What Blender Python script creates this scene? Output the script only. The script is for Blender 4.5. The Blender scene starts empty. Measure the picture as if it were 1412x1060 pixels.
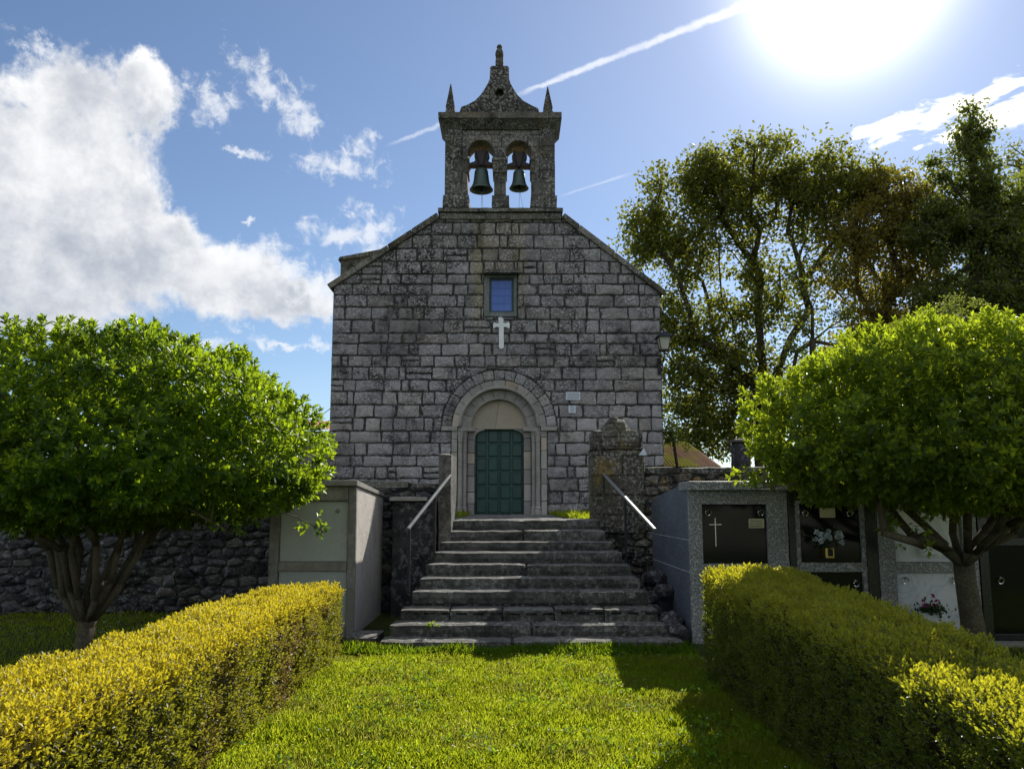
import bpy, bmesh, math, random
import numpy as np
from mathutils import Vector, noise, Matrix
from mathutils.geometry import tessellate_polygon

scene = bpy.context.scene
COL = scene.collection
R = math.radians
PI = math.pi

# ------------------------------------------------------------------ camera
EYE = 1.6
FPX, PPX, PPY, PITCH = 1060.0, 706.0, 570.0, R(7.0)
cam_d = bpy.data.cameras.new("camera")
cam = bpy.data.objects.new("camera", cam_d)
COL.objects.link(cam)
cam.location = (0, 0, EYE)
cam.rotation_euler = (R(90) + PITCH, 0, 0)
cam_d.sensor_width = 36.0
cam_d.lens = FPX / 1412 * 36
cam_d.shift_y = (PPY - 530) / 1412
cam_d.clip_start = 0.05
cam_d.clip_end = 2000
scene.camera = cam

def pdir(px, py):
    u, v = px - PPX, PPY - py
    c, s = math.cos(PITCH), math.sin(PITCH)
    return (u, FPX * c - v * s, FPX * s + v * c)

def W(px, py, Y):
    """world X and Z of the photo pixel on the frontal plane at distance Y"""
    d = pdir(px, py)
    t = Y / d[1]
    return (d[0] * t, EYE + d[2] * t)

def WX(px, py, Y): return W(px, py, Y)[0]
def WZ(py, Y): return W(706, py, Y)[1]

def azel(px, py):
    d = pdir(px, py)
    return (math.degrees(math.atan2(d[0], d[1])), math.degrees(math.atan2(d[2], math.hypot(d[0], d[1]))))

# ------------------------------------------------------------------ sun, sky
SUN_AZ, SUN_EL = azel(1167, -47)
SA, SE = R(SUN_AZ), R(SUN_EL)
sun_dir = Vector((math.sin(SA) * math.cos(SE), math.cos(SA) * math.cos(SE), math.sin(SE)))
sd = bpy.data.lights.new("sun", 'SUN')
sd.energy = 5.0
sd.angle = R(0.6)
sd.color = (1.0, 0.95, 0.86)
sun = bpy.data.objects.new("sun", sd)
COL.objects.link(sun)
sun.location = (20, 40, 60)
sun.rotation_euler = (-sun_dir).to_track_quat('-Z', 'Y').to_euler()

scene.view_settings.view_transform = 'Standard'
scene.view_settings.look = 'None'
scene.view_settings.exposure = 0.50
scene.view_settings.gamma = 1.0

class G:
    """small node-graph helper"""
    def __init__(s, tree):
        s.t = tree; tree.nodes.clear()
    def n(s, typ, **kw):
        nd = s.t.nodes.new(typ)
        for k, v in kw.items():
            if k == 'ins':
                for i, val in v.items():
                    s.set(nd, i, val)
            else:
                setattr(nd, k, v)
        return nd
    def set(s, nd, i, val):
        sock = nd.inputs[i]
        if isinstance(val, bpy.types.NodeSocket): s.t.links.new(val, sock)
        elif isinstance(val, bpy.types.Node): s.t.links.new(val.outputs[0], sock)
        else: sock.default_value = val
    def m(s, op, a, b=0.0, c=None, clamp=False):
        nd = s.n('ShaderNodeMath', operation=op, use_clamp=clamp)
        s.set(nd, 0, a); s.set(nd, 1, b)
        if c is not None: s.set(nd, 2, c)
        return nd.outputs[0]
    def vm(s, op, a, b=None, out=0):
        nd = s.n('ShaderNodeVectorMath', operation=op)
        s.set(nd, 0, a)
        if b is not None: s.set(nd, 1, b)
        return nd.outputs[out]
    def mix(s, f, a, b, mode='MIX'):
        nd = s.n('ShaderNodeMix', data_type='RGBA', blend_type=mode)
        s.set(nd, 0, f)
        for i, v in ((6, a), (7, b)):
            if isinstance(v, (tuple, list)) and len(v) == 3: v = (*v, 1)
            s.set(nd, i, v)
        return nd.outputs[2]
    def noise(s, vec, scale, detail=4, rough=0.55, dist=0.0, out=0):
        nd = s.n('ShaderNodeTexNoise')
        s.set(nd, 'Vector', vec); s.set(nd, 'Scale', scale); s.set(nd, 'Detail', detail)
        s.set(nd, 'Roughness', rough); s.set(nd, 'Distortion', dist)
        return nd.outputs[out]
    def ramp(s, f, a, b, lo=0.0, hi=1.0, smooth=True):
        nd = s.n('ShaderNodeMapRange')
        nd.interpolation_type = 'SMOOTHSTEP' if smooth else 'LINEAR'
        s.set(nd, 0, f); s.set(nd, 1, a); s.set(nd, 2, b); s.set(nd, 3, lo); s.set(nd, 4, hi)
        return nd.outputs[0]

def build_world():
    w = bpy.data.worlds.new("World"); scene.world = w; w.use_nodes = True
    g = G(w.node_tree)
    geo = g.n('ShaderNodeTexCoord')
    D = geo.outputs['Generated']
    sky = g.n('ShaderNodeTexSky', sky_type='NISHITA')
    sky.sun_disc = False
    sky.sun_elevation = SE
    sky.sun_rotation = SA
    sky.altitude = 100; sky.air_density = 1.0; sky.dust_density = 0.12; sky.ozone_density = 1.8
    skyc = g.vm('SCALE', sky.outputs[0]); skyc.node.inputs[3].default_value = 0.10
    skyc = g.vm('MULTIPLY', skyc, (0.74, 0.77, 0.82))
    # azimuth / elevation in degrees: everything in the sky is fixed to the world's directions
    sp = g.n('ShaderNodeSeparateXYZ'); g.set(sp, 0, D)
    x, y, z = sp.outputs
    az = g.m('MULTIPLY', g.m('ARCTAN2', x, y), 57.2958)
    el = g.m('MULTIPLY', g.m('ARCSINE', z), 57.2958)
    cb = g.n('ShaderNodeCombineXYZ'); g.set(cb, 0, az); g.set(cb, 1, el)
    P = cb.outputs[0]
    n1 = g.noise(P, 0.11, 7, 0.6, out=1)
    wv = g.vm('SUBTRACT', n1, (0.5, 0.5, 0.5))
    wv2 = g.vm('MULTIPLY', wv, (5, 5, 0))
    PW = g.vm('ADD', P, wv2)
    PF = g.vm('ADD', PW, g.vm('MULTIPLY', g.vm('SUBTRACT', g.noise(P, 0.5, 6, 0.65, out=1), (0.5, 0.5, 0.5)), (3, 3, 0)))
    def field(blobs, src):
        cur = None
        for (px, py, rx, ry, rot) in blobs:
            a, e = azel(px, py)
            mp = g.n('ShaderNodeMapping', vector_type='TEXTURE')
            g.set(mp, 0, src)
            mp.inputs[1].default_value = (a, e, 0)
            mp.inputs[2].default_value = (0, 0, R(rot))
            mp.inputs[3].default_value = (rx / 18.5, ry / 18.5, 1)
            ln = g.vm('LENGTH', mp.outputs[0], out=1)
            f = g.m('SUBTRACT', 1.0, ln)
            cur = f if cur is None else g.m('SMOOTH_MAX', cur, f, 0.25)
        return cur
    fb = g.noise(P, 0.22, 9, 0.62, 0.3)
    fine = g.noise(P, 0.8, 8, 0.66, 0.4)
    big = [(115,160,100,62,0),(195,140,45,44,0),(25,205,110,80,0),(105,235,105,85,0),(40,320,130,110,0),
           (185,265,45,40,0),(160,360,150,75,0),(290,385,120,62,0),(395,415,95,40,0),(20,400,150,55,0),(230,330,70,45,0)]
    small = [(372,105,62,26,-28),(415,150,45,34,-30),(470,228,72,20,-4),(505,200,26,30,0),(290,135,34,28,-20),
             (475,320,80,20,4),(515,300,45,22,0),(400,372,30,26,0),(335,200,30,6,0),(400,478,95,9,-4),(345,298,8,5,0),(530,350,60,30,0),(440,395,60,36,0),(360,350,40,30,0),(60,70,40,14,-20),(250,480,80,8,0)]
    right = [(1240,172,58,20,16),(1300,160,50,28,25),(1355,140,62,17,28),(1350,175,60,22,10)]
    fbg = field(big, PF)
    dbig = g.ramp(g.m('ADD', fbg, g.m('MULTIPLY', g.m('SUBTRACT', fb, 0.5), 1.8)), -0.08, 0.36)
    fsm = field(small, PF)
    dsm = g.ramp(g.m('ADD', fsm, g.m('MULTIPLY', g.m('SUBTRACT', fine, 0.52), 3.4)), -0.1, 1.0)
    mp = g.n('ShaderNodeMapping', vector_type='POINT'); g.set(mp, 0, P)
    mp.inputs[2].default_value = (0, 0, R(-28)); mp.inputs[3].default_value = (0.35, 1.5, 1)
    streak = g.noise(mp.outputs[0], 0.5, 7, 0.62, 0.5)
    drt = g.ramp(g.m('ADD', field(right, PW), g.m('MULTIPLY', g.m('SUBTRACT', streak, 0.5), 3.0)), 0.02, 0.45)
    # unseen broken clouds behind the viewer, thickened to add fill light on the facade
    ub = g.noise(D, 2.2, 6, 0.6)
    away = g.ramp(y, 0.35, -0.1)
    dall = g.m('MULTIPLY', g.ramp(ub, 0.42, 0.60), away)
    # contrail: a thin streak along a great circle
    def trail(p0, p1, width, strength, f0=0.02, f1=0.02, rough=1.0):
        a = Vector(pdir(*p0)).normalized(); b = Vector(pdir(*p1)).normalized()
        nrm = a.cross(b).normalized(); tang = nrm.cross(a).normalized()
        L = a.angle(b)
        dn = g.vm('DOT_PRODUCT', D, tuple(nrm), out=1)
        dt = g.m('ARCTAN2', g.vm('DOT_PRODUCT', D, tuple(tang), out=1), g.vm('DOT_PRODUCT', D, tuple(a), out=1))
        dn = g.m('ADD', dn, g.m('MULTIPLY', g.m('SUBTRACT', g.noise(D, 60, 5, 0.7), 0.5), 0.008 * rough))
        wn = g.m('MULTIPLY', g.ramp(dt, 0, L, 0.55, 1.15, False), width)
        cross = g.ramp(g.m('DIVIDE', g.m('ABSOLUTE', dn), wn), 1.15, 0.2)
        along = g.m('MULTIPLY', g.ramp(dt, 0, f0), g.ramp(dt, L, L - f1))
        br = g.ramp(g.noise(D, 22, 4, 0.6), 0.28, 0.55, 0.6, 1)
        return g.m('MULTIPLY', g.m('MULTIPLY', g.m('MULTIPLY', cross, along), br), strength)
    t1 = trail((700, 136), (1080, -12), 0.0056, 0.72, 0.05)
    t2 = trail((528, 203), (700, 136), 0.0042, 0.38, 0.03)
    t3 = trail((768, 272), (880, 236), 0.0022, 0.28, 0.02, 0.03, 0.4)
    # cloud brightness: lit rims toward the sun, grey bases
    low = g.ramp(el, azel(200, 470)[1], azel(200, 200)[1])
    shade = g.m('ADD', g.m('MULTIPLY', low, 0.18), g.m('MULTIPLY', g.ramp(g.noise(P, 0.2, 7, 0.62), 0.3, 0.7), 0.65))
    core = g.ramp(fbg, 0.12, 0.7, 0.0, 0.26)
    bright = g.m('SUBTRACT', g.m('ADD', 0.24, shade), core)
    cc = g.mix(bright, (0.30, 0.33, 0.39), (0.80, 0.80, 0.79))
    colr = g.mix(g.m('MULTIPLY', dbig, 0.97), skyc, cc)
    colr = g.mix(g.m('MULTIPLY', dsm, 0.75), colr, (0.66, 0.68, 0.71))
    colr = g.mix(g.m('MULTIPLY', drt, 0.9), colr, (1.15, 1.12, 1.08))
    colr = g.mix(g.m('MULTIPLY', dall, 0.85), colr, (0.82, 0.81, 0.82))
    for t in (t1, t2, t3):
        colr = g.mix(t, colr, (0.68, 0.70, 0.74))
    # aureole of the sun in thin high haze
    ca = g.vm('DOT_PRODUCT', D, tuple(sun_dir), out=1)
    ang = g.m('MULTIPLY', g.m('ARCCOSINE', g.m('MINIMUM', ca, 1.0)), 57.2958)
    g1 = g.m('MULTIPLY', g.m('EXPONENT', g.m('MULTIPLY', g.m('POWER', g.m('DIVIDE', ang, 4.4), 2.0), -1.0)), 2.0)
    g2 = g.m('MULTIPLY', g.m('EXPONENT', g.m('DIVIDE', ang, -16.0)), 0.19)
    gl1 = g.vm('SCALE', (1.0, 0.97, 0.95)); g.set(gl1.node, 3, g1)
    gl2 = g.vm('SCALE', (1.0, 0.94, 1.0)); g.set(gl2.node, 3, g2)
    tot = g.vm('ADD', g.vm('ADD', colr, gl1), gl2)
    bg = g.n('ShaderNodeBackground'); g.set(bg, 0, tot); bg.inputs[1].default_value = 1.0
    out = g.n('ShaderNodeOutputWorld'); g.set(out, 0, bg)
    w.cycles.sampling_method = 'MANUAL'
    w.cycles.sample_map_resolution = 512
build_world()

cy = scene.cycles
cy.use_denoising = True
cy.max_bounces = 7
cy.diffuse_bounces = 3
cy.glossy_bounces = 3
cy.transmission_bounces = 5
cy.transparent_max_bounces = 6
cy.caustics_reflective = False
cy.caustics_refractive = False

# ------------------------------------------------------------------ object helpers
def wloc(o):
    v = Vector((0, 0, 0))
    while o is not None:
        v = v + o.location; o = o.parent
    return v

def tag(o, label=None, cat=None, group=None, kind=None):
    if label: o['label'] = label
    if cat: o['category'] = cat
    if group: o['group'] = group
    if kind: o['kind'] = kind
    return o

def thing(name, loc, label, cat, group=None):
    o = bpy.data.objects.new(name, None)
    o.empty_display_size = 0.3
    o.location = loc
    COL.objects.link(o)
    return tag(o, label, cat, group)

def add_mesh(name, me, mat, parent=None, loc=None, smooth=False, bevel=0.0, bseg=2):
    base = wloc(parent) if parent is not None else Vector(loc or (0, 0, 0))
    if base.length > 0: me.transform(Matrix.Translation(-base))
    for m in (mat if isinstance(mat, (list, tuple)) else [mat]): me.materials.append(m)
    o = bpy.data.objects.new(name, me)
    COL.objects.link(o)
    if parent is not None: o.parent = parent
    else: o.location = base
    if smooth:
        me.polygons.foreach_set('use_smooth', [True] * len(me.polygons))
    if bevel:
        b = o.modifiers.new('bevel', 'BEVEL'); b.width = bevel; b.segments = bseg; b.limit_method = 'ANGLE'
        b.angle_limit = R(35)
    me.update()
    return o

class MB:
    def __init__(s): s.v = []; s.f = []
    def add(s, vs, fs):
        k = len(s.v); s.v.extend([tuple(v) for v in vs]); s.f.extend([tuple(i + k for i in f) for f in fs]); return s
    def box(s, x0, x1, y0, y1, z0, z1):
        return s.add([(x0,y0,z0),(x1,y0,z0),(x1,y1,z0),(x0,y1,z0),(x0,y0,z1),(x1,y0,z1),(x1,y1,z1),(x0,y1,z1)],
                     [(0,3,2,1),(4,5,6,7),(0,1,5,4),(1,2,6,5),(2,3,7,6),(3,0,4,7)])
    def rbox(s, x0, x1, y0, y1, z0, z1, step=0.12, amp=0.008, freq=3.0, seed=0.0):
        """box with subdivided, slightly uneven faces"""
        nx = max(1, min(80, round((x1-x0)/step))); ny = max(1, min(40, round((y1-y0)/step))); nz = max(1, min(40, round((z1-z0)/step)))
        idx = {}; vs = []; fs = []
        def P(i, j, k):
            q = (i, j, k)
            if q not in idx:
                p = Vector((x0+(x1-x0)*i/nx, y0+(y1-y0)*j/ny, z0+(z1-z0)*k/nz))
                nv = noise.noise_vector(p*freq + Vector((seed, seed*1.7, 0))) + 0.5*noise.noise_vector(p*freq*3.1 + Vector((seed, 0, seed)))
                # round the edges a little
                e = Vector((0, 0, 0))
                bx, by, bz = i in (0, nx), j in (0, ny), k in (0, nz)
                if bx + by + bz >= 2:
                    c = Vector(((x0+x1)/2, (y0+y1)/2, (z0+z1)/2))
                    for a, b, w_ in ((0, bx, amp*1.2), (1, by, amp*1.2), (2, bz, amp*1.2)):
                        if b: e[a] = -math.copysign(w_, p[a]-c[a])
                idx[q] = len(vs); vs.append(p + nv*amp + e)
            return idx[q]
        for i in range(nx):
            for j in range(ny):
                fs.append((P(i,j,0),P(i,j+1,0),P(i+1,j+1,0),P(i+1,j,0)))
                fs.append((P(i,j,nz),P(i+1,j,nz),P(i+1,j+1,nz),P(i,j+1,nz)))
        for i in range(nx):
            for k in range(nz):
                fs.append((P(i,0,k),P(i+1,0,k),P(i+1,0,k+1),P(i,0,k+1)))
                fs.append((P(i,ny,k),P(i,ny,k+1),P(i+1,ny,k+1),P(i+1,ny,k)))
        for j in range(ny):
            for k in range(nz):
                fs.append((P(0,j,k),P(0,j,k+1),P(0,j+1,k+1),P(0,j+1,k)))
                fs.append((P(nx,j,k),P(nx,j+1,k),P(nx,j+1,k+1),P(nx,j,k+1)))
        return s.add(vs, fs)
    def prism(s, poly, y0, y1, axis='Y'):
        """polygon in XZ extruded along Y (axis='X': polygon in YZ extruded along X)"""
        n = len(poly)
        area = sum(poly[i][0]*poly[(i+1)%n][1]-poly[(i+1)%n][0]*poly[i][1] for i in range(n))
        if area < 0: poly = list(reversed(poly))
        if axis == 'Y': vs = [(a,y0,b) for a,b in poly] + [(a,y1,b) for a,b in poly]
        else: vs = [(y1,a,b) for a,b in poly] + [(y0,a,b) for a,b in poly]
        tri = tessellate_polygon([[Vector((a,b,0)) for a,b in poly]])
        fs = []
        for t in tri:
            p = [poly[i] for i in t]
            ar = (p[1][0]-p[0][0])*(p[2][1]-p[0][1])-(p[2][0]-p[0][0])*(p[1][1]-p[0][1])
            t = tuple(t) if ar > 0 else tuple(reversed(t))
            fs.append(t); fs.append(tuple(n+i for i in reversed(t)))
        fs += [(i, n+i, n+(i+1)%n, (i+1)%n) for i in range(n)]
        return s.add(vs, fs)
    def plate(s, outer, holes, y0, y1):
        """polygon with holes in XZ, extruded along Y"""
        bm = bmesh.new(); es = []
        for loop in [outer] + holes:
            vs = [bm.verts.new((a, y0, b)) for a, b in loop]
            es += [bm.edges.new((vs[i], vs[(i+1)%len(vs)])) for i in range(len(vs))]
        r = bmesh.ops.triangle_fill(bm, use_beauty=True, use_dissolve=False, edges=es)
        bm.faces.ensure_lookup_table()
        bmesh.ops.recalc_face_normals(bm, faces=bm.faces)
        if bm.faces and bm.faces[0].normal.y > 0: bmesh.ops.reverse_faces(bm, faces=bm.faces)
        bm.verts.index_update(); n = len(bm.verts)
        vs = [tuple(v.co) for v in bm.verts] + [(v.co.x, y1, v.co.z) for v in bm.verts]
        fs = [tuple(v.index for v in f.verts) for f in bm.faces]
        fs += [tuple(n+i for i in reversed(f)) for f in fs]
        bm.free(); k = 0
        for li, loop in enumerate([outer] + holes):
            m = len(loop)
            ar = sum(loop[i][0]*loop[(i+1)%m][1]-loop[(i+1)%m][0]*loop[i][1] for i in range(m))
            fl = (ar > 0) == (li == 0)
            for i in range(m):
                q = (k+i, n+k+i, n+k+(i+1)%m, k+(i+1)%m)
                fs.append(q if fl else tuple(reversed(q)))
            k += m
        return s.add(vs, fs)
    def lathe(s, prof, cx, cy_, cz=0.0, n=20, cap=True):
        vs = []; fs = []
        for r, z in prof:
            for i in range(n):
                a = 2*PI*i/n; vs.append((cx+r*math.cos(a), cy_+r*math.sin(a), cz+z))
        for j in range(len(prof)-1):
            for i in range(n):
                fs.append((j*n+i, j*n+(i+1)%n, (j+1)*n+(i+1)%n, (j+1)*n+i))
        if cap:
            fs.append(tuple(range(n-1, -1, -1))); fs.append(tuple((len(prof)-1)*n+i for i in range(n)))
        return s.add(vs, fs)
    def tube(s, pts, rad, n=8):
        pts = [Vector(p) for p in pts]
        rr = rad if isinstance(rad, (list, tuple)) else [rad]*len(pts)
        vs = []; fs = []; up = Vector((0.13, 0.21, 0.97))
        for j, p in enumerate(pts):
            d = (pts[min(j+1, len(pts)-1)] - pts[max(j-1, 0)]).normalized()
            a = d.cross(up)
            if a.length < 1e-3: a = d.cross(Vector((1, 0, 0)))
            a.normalize(); b = d.cross(a)
            for i in range(n):
                t = 2*PI*i/n; vs.append(p + (a*math.cos(t)+b*math.sin(t))*rr[j])
        for j in range(len(pts)-1):
            for i in range(n):
                fs.append((j*n+i, (j+1)*n+i, (j+1)*n+(i+1)%n, j*n+(i+1)%n))
        fs.append(tuple(range(n))); fs.append(tuple((len(pts)-1)*n+i for i in range(n-1, -1, -1)))
        return s.add(vs, fs)
    def build(s, name, mat, parent=None, loc=None, smooth=False, bevel=0.0, bseg=2):
        me = bpy.data.meshes.new(name)
        me.from_pydata(s.v, [], s.f)
        return add_mesh(name, me, mat, parent, loc, smooth, bevel, bseg)

# ------------------------------------------------------------------ materials
def new_mat(name):
    m = bpy.data.materials.new(name); m.use_nodes = True
    return m, G(m.node_tree)

def finish(g, bsdf_out):
    o = g.n('ShaderNodeOutputMaterial'); g.set(o, 0, bsdf_out)

def pbsdf(g, col, rough=0.8, metal=0.0, spec=0.5, normal=None):
    b = g.n('ShaderNodeBsdfPrincipled')
    if isinstance(col, tuple) and len(col) == 3: col = (*col, 1)
    g.set(b, 'Base Color', col); g.set(b, 'Roughness', rough); g.set(b, 'Metallic', metal)
    g.set(b, 'Specular IOR Level', spec)
    if normal is not None: g.set(b, 'Normal', normal)
    return b.outputs[0]

def bump(g, h, strength=0.5, dist=0.02):
    b = g.n('ShaderNodeBump'); g.set(b, 'Height', h); b.inputs['Strength'].default_value = strength
    b.inputs['Distance'].default_value = dist
    return b.outputs[0]

def simple(name, col, rough=0.6, metal=0.0, spec=0.5, var=0.25, scale=6.0, bmp=0.15):
    m, g = new_mat(name)
    tc = g.n('ShaderNodeTexCoord').outputs['Object']
    n = g.noise(tc, scale, 6, 0.6)
    n2 = g.noise(tc, scale*9, 3, 0.6)
    f = g.m('ADD', g.m('MULTIPLY', n, 0.7), g.m('MULTIPLY', n2, 0.3))
    c = g.mix(g.ramp(f, 0.3, 0.7), tuple(v*(1-var) for v in col), tuple(min(1, v*(1+var)) for v in col))
    nb = bump(g, n2, bmp, 0.01) if bmp else None
    rg = g.ramp(n, 0.3, 0.7, max(0.02, rough*0.85), min(1, rough*1.15))
    finish(g, pbsdf(g, c, rg, metal, spec, nb))
    return m

def stone(name, dark, light, scale=2.0, island=0.35, lichen=0.0, lich_col=(0.55, 0.55, 0.5), black=0.0, moss=0.0,
          moss_col=(0.10, 0.11, 0.03), bmp=0.5, speck=0.3, rough=0.9, gradient=None, joints=None, streaks=0.0,
          ochre=0.0, ochre_col=(0.30, 0.20, 0.07), bands=(), lich_scale=None, worn=None):
    m, g = new_mat(name)
    tcn = g.n('ShaderNodeTexCoord'); tc = tcn.outputs['Object']
    geo = g.n('ShaderNodeNewGeometry')
    rnd = geo.outputs['Random Per Island']
    n1 = g.noise(tc, scale, 8, 0.62)
    n2 = g.noise(tc, scale*7, 6, 0.65)
    n3 = g.noise(tc, scale*30, 3, 0.7)
    f = g.m('ADD', g.m('MULTIPLY', n1, 0.5), g.m('ADD', g.m('MULTIPLY', n2, 0.3), g.m('MULTIPLY', n3, speck*0.6)))
    f = g.m('ADD', f, g.m('MULTIPLY', g.m('SUBTRACT', rnd, 0.5), island))
    c = g.mix(g.ramp(f, 0.25, 0.85), dark, light)
    # a few stones of a warmer or cooler tone
    hue = g.m('FRACT', g.m('MULTIPLY', rnd, 17.31))
    c = g.mix(g.m('MULTIPLY', g.ramp(hue, 0.72, 1.0), island*1.2), c, (light[0]*1.15, light[1]*0.95, light[2]*0.72))
    height = g.m('ADD', g.m('MULTIPLY', n2, 0.6), g.m('MULTIPLY', n3, 0.4))
    if joints:
        bw, bh, mort = joints
        sep = g.n('ShaderNodeSeparateXYZ'); g.set(sep, 0, tc)
        cb = g.n('ShaderNodeCombineXYZ')
        g.set(cb, 0, g.m('ADD', sep.outputs[0], g.m('MULTIPLY', sep.outputs[1], 0.9))); g.set(cb, 1, sep.outputs[2])
        wob = g.vm('SCALE', g.vm('SUBTRACT', g.noise(tc, 3.0, 4, 0.6, out=1), (0.5, 0.5, 0.5))); wob.node.inputs[3].default_value = 0.05
        br = g.n('ShaderNodeTexBrick'); g.set(br, 'Vector', g.vm('ADD', cb.outputs[0], wob))
        br.inputs['Scale'].default_value = 1.0; br.inputs['Brick Width'].default_value = bw; br.inputs['Row Height'].default_value = bh
        br.inputs['Mortar Size'].default_value = mort; br.inputs['Mortar Smooth'].default_value = 0.6
        br.inputs['Color1'].default_value = (0.75, 0.75, 0.75, 1); br.inputs['Color2'].default_value = (1.2, 1.18, 1.12, 1)
        br.inputs['Mortar'].default_value = (0.35, 0.35, 0.34, 1)
        c = g.mix(0.85, c, br.outputs[0], 'MULTIPLY')
        height = g.m('SUBTRACT', height, g.m('MULTIPLY', br.outputs[1], 1.6))
    if black:
        k = g.ramp(g.noise(tc, scale*0.55, 9, 0.72, 0.3), 0.43, 0.60)
        k2 = g.ramp(g.noise(tc, scale*3.3, 7, 0.7), 0.38, 0.62)
        kk = g.m('MULTIPLY', g.m('MULTIPLY', k, g.m('ADD', g.m('MULTIPLY', k2, 0.8), 0.2)), black, clamp=True)
        if gradient:
            z0, z1 = gradient
            sep = g.n('ShaderNodeSeparateXYZ'); g.set(sep, 0, tc)
            zz = g.m('ADD', sep.outputs[2], g.m('MULTIPLY', sep.outputs[0], -0.25))
            gz = g.ramp(zz, z0, z1)
            kk = g.m('ADD', kk, g.m('MULTIPLY', g.m('MULTIPLY', gz, g.ramp(n2, 0.35, 0.6)), 0.45), clamp=True)
        c = g.mix(kk, c, tuple(v*0.30 for v in dark))
    if streaks:
        sep = g.n('ShaderNodeSeparateXYZ'); g.set(sep, 0, tc)
        cb = g.n('ShaderNodeCombineXYZ'); g.set(cb, 0, sep.outputs[0]); g.set(cb, 1, sep.outputs[1]); g.set(cb, 2, g.m('MULTIPLY', sep.outputs[2], 0.06))
        st = g.ramp(g.noise(cb.outputs[0], 4.5, 5, 0.6), 0.5, 0.72)
        c = g.mix(g.m('MULTIPLY', st, streaks), c, tuple(v*0.35 for v in dark))
    for (bx_, hw_, za_, zb_, bc_, bs_) in bands:      # water stains running down below the tower
        sep = g.n('ShaderNodeSeparateXYZ'); g.set(sep, 0, tc)
        wx_ = g.m('ABSOLUTE', g.m('ADD', g.m('SUBTRACT', sep.outputs[0], bx_), g.m('MULTIPLY', g.m('SUBTRACT', n1, 0.5), 0.5)))
        mk = g.m('MULTIPLY', g.ramp(wx_, hw_*1.25, hw_*0.5), g.m('MULTIPLY', g.ramp(sep.outputs[2], za_-0.3, za_+0.8), g.ramp(n2, 0.30, 0.52)))
        c = g.mix(g.m('MULTIPLY', mk, bs_), c, bc_)
    if lichen:
        vo = g.noise(g.vm('ADD', tc, (7.1, 3.3, 1.9)), lich_scale or scale*9, 5, 0.78)
        reg = g.ramp(g.noise(g.vm('ADD', tc, (3.1, 9.3, 4.9)), scale*0.5, 5, 0.65), 0.35, 0.62, 0.25, 1.0)
        lm = g.m('MULTIPLY', g.ramp(g.m('ADD', vo, g.m('MULTIPLY', reg, 0.05)), 0.565, 0.605), g.ramp(reg, 0.2, 0.7))
        c = g.mix(g.m('MULTIPLY', lm, lichen), c, lich_col)
    if ochre:
        om = g.m('MULTIPLY', g.ramp(g.noise(g.vm('ADD', tc, (5, 2, 8)), scale*0.7, 6, 0.6), 0.52, 0.68), g.ramp(n2, 0.3, 0.6))
        c = g.mix(g.m('MULTIPLY', om, ochre), c, ochre_col)
    if moss:
        nz = g.n('ShaderNodeSeparateXYZ'); g.set(nz, 0, geo.outputs['Normal'])
        upm = g.ramp(nz.outputs[2], 0.0, 0.8, 0.35, 1.0)
        mm = g.m('MULTIPLY', g.m('MULTIPLY', g.ramp(g.noise(g.vm('ADD', tc, (1, 5, 3)), scale*0.9, 7, 0.65), 0.48, 0.62), g.ramp(n2, 0.35, 0.55)), upm)
        c = g.mix(g.m('MULTIPLY', mm, moss), c, moss_col)
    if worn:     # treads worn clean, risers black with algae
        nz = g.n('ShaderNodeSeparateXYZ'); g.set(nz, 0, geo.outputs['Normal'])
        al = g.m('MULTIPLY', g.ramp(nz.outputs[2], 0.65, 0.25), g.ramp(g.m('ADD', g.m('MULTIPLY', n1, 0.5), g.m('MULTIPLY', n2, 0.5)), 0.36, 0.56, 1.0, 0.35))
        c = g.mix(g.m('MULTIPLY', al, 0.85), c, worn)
    finish(g, pbsdf(g, c, rough, 0, 0.25, bump(g, height, bmp, 0.03)))
    return m

def leafmat(name, dark, light, trans, tfac=0.45, rough=0.42, spec=0.4, patch=None, patch_col=None, tip=None, noise_scale=1.2):
    m, g = new_mat(name)
    tc = g.n('ShaderNodeTexCoord').outputs['Object']
    geo = g.n('ShaderNodeNewGeometry')
    rnd = geo.outputs['Random Per Island']
    n = g.noise(tc, noise_scale, 3, 0.6)
    f = g.m('ADD', g.m('MULTIPLY', rnd, 0.6), g.m('MULTIPLY', g.ramp(n, 0.3, 0.7), 0.4))
    c = g.mix(f, dark, light)
    t = g.mix(f, tuple(v*0.6 for v in trans), tuple(v*1.15 for v in trans))
    if patch:
        pm = g.ramp(g.noise(g.vm('ADD', tc, (4, 1, 7)), patch, 4, 0.6), 0.45, 0.65)
        pm = g.m('MULTIPLY', pm, g.ramp(g.m('FRACT', g.m('MULTIPLY', rnd, 7.7)), 0.1, 0.5))
        c = g.mix(pm, c, patch_col); t = g.mix(pm, t, tuple(v*1.6 for v in patch_col))
    if tip:   # sunlit hedge top put into the colour: leaves above a height turn yellow
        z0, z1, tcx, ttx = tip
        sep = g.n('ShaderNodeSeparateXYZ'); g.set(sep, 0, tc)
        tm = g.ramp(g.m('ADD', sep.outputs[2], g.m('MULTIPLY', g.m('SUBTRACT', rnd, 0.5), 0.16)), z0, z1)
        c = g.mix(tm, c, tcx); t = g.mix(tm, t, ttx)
    b = pbsdf(g, c, rough, 0, spec)
    tr = g.n('ShaderNodeBsdfTranslucent'); g.set(tr, 0, t)
    mx = g.n('ShaderNodeMixShader'); mx.inputs[0].default_value = tfac
    g.set(mx, 1, b); g.set(mx, 2, tr.outputs[0])
    finish(g, mx.outputs[0])
    return m

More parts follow.
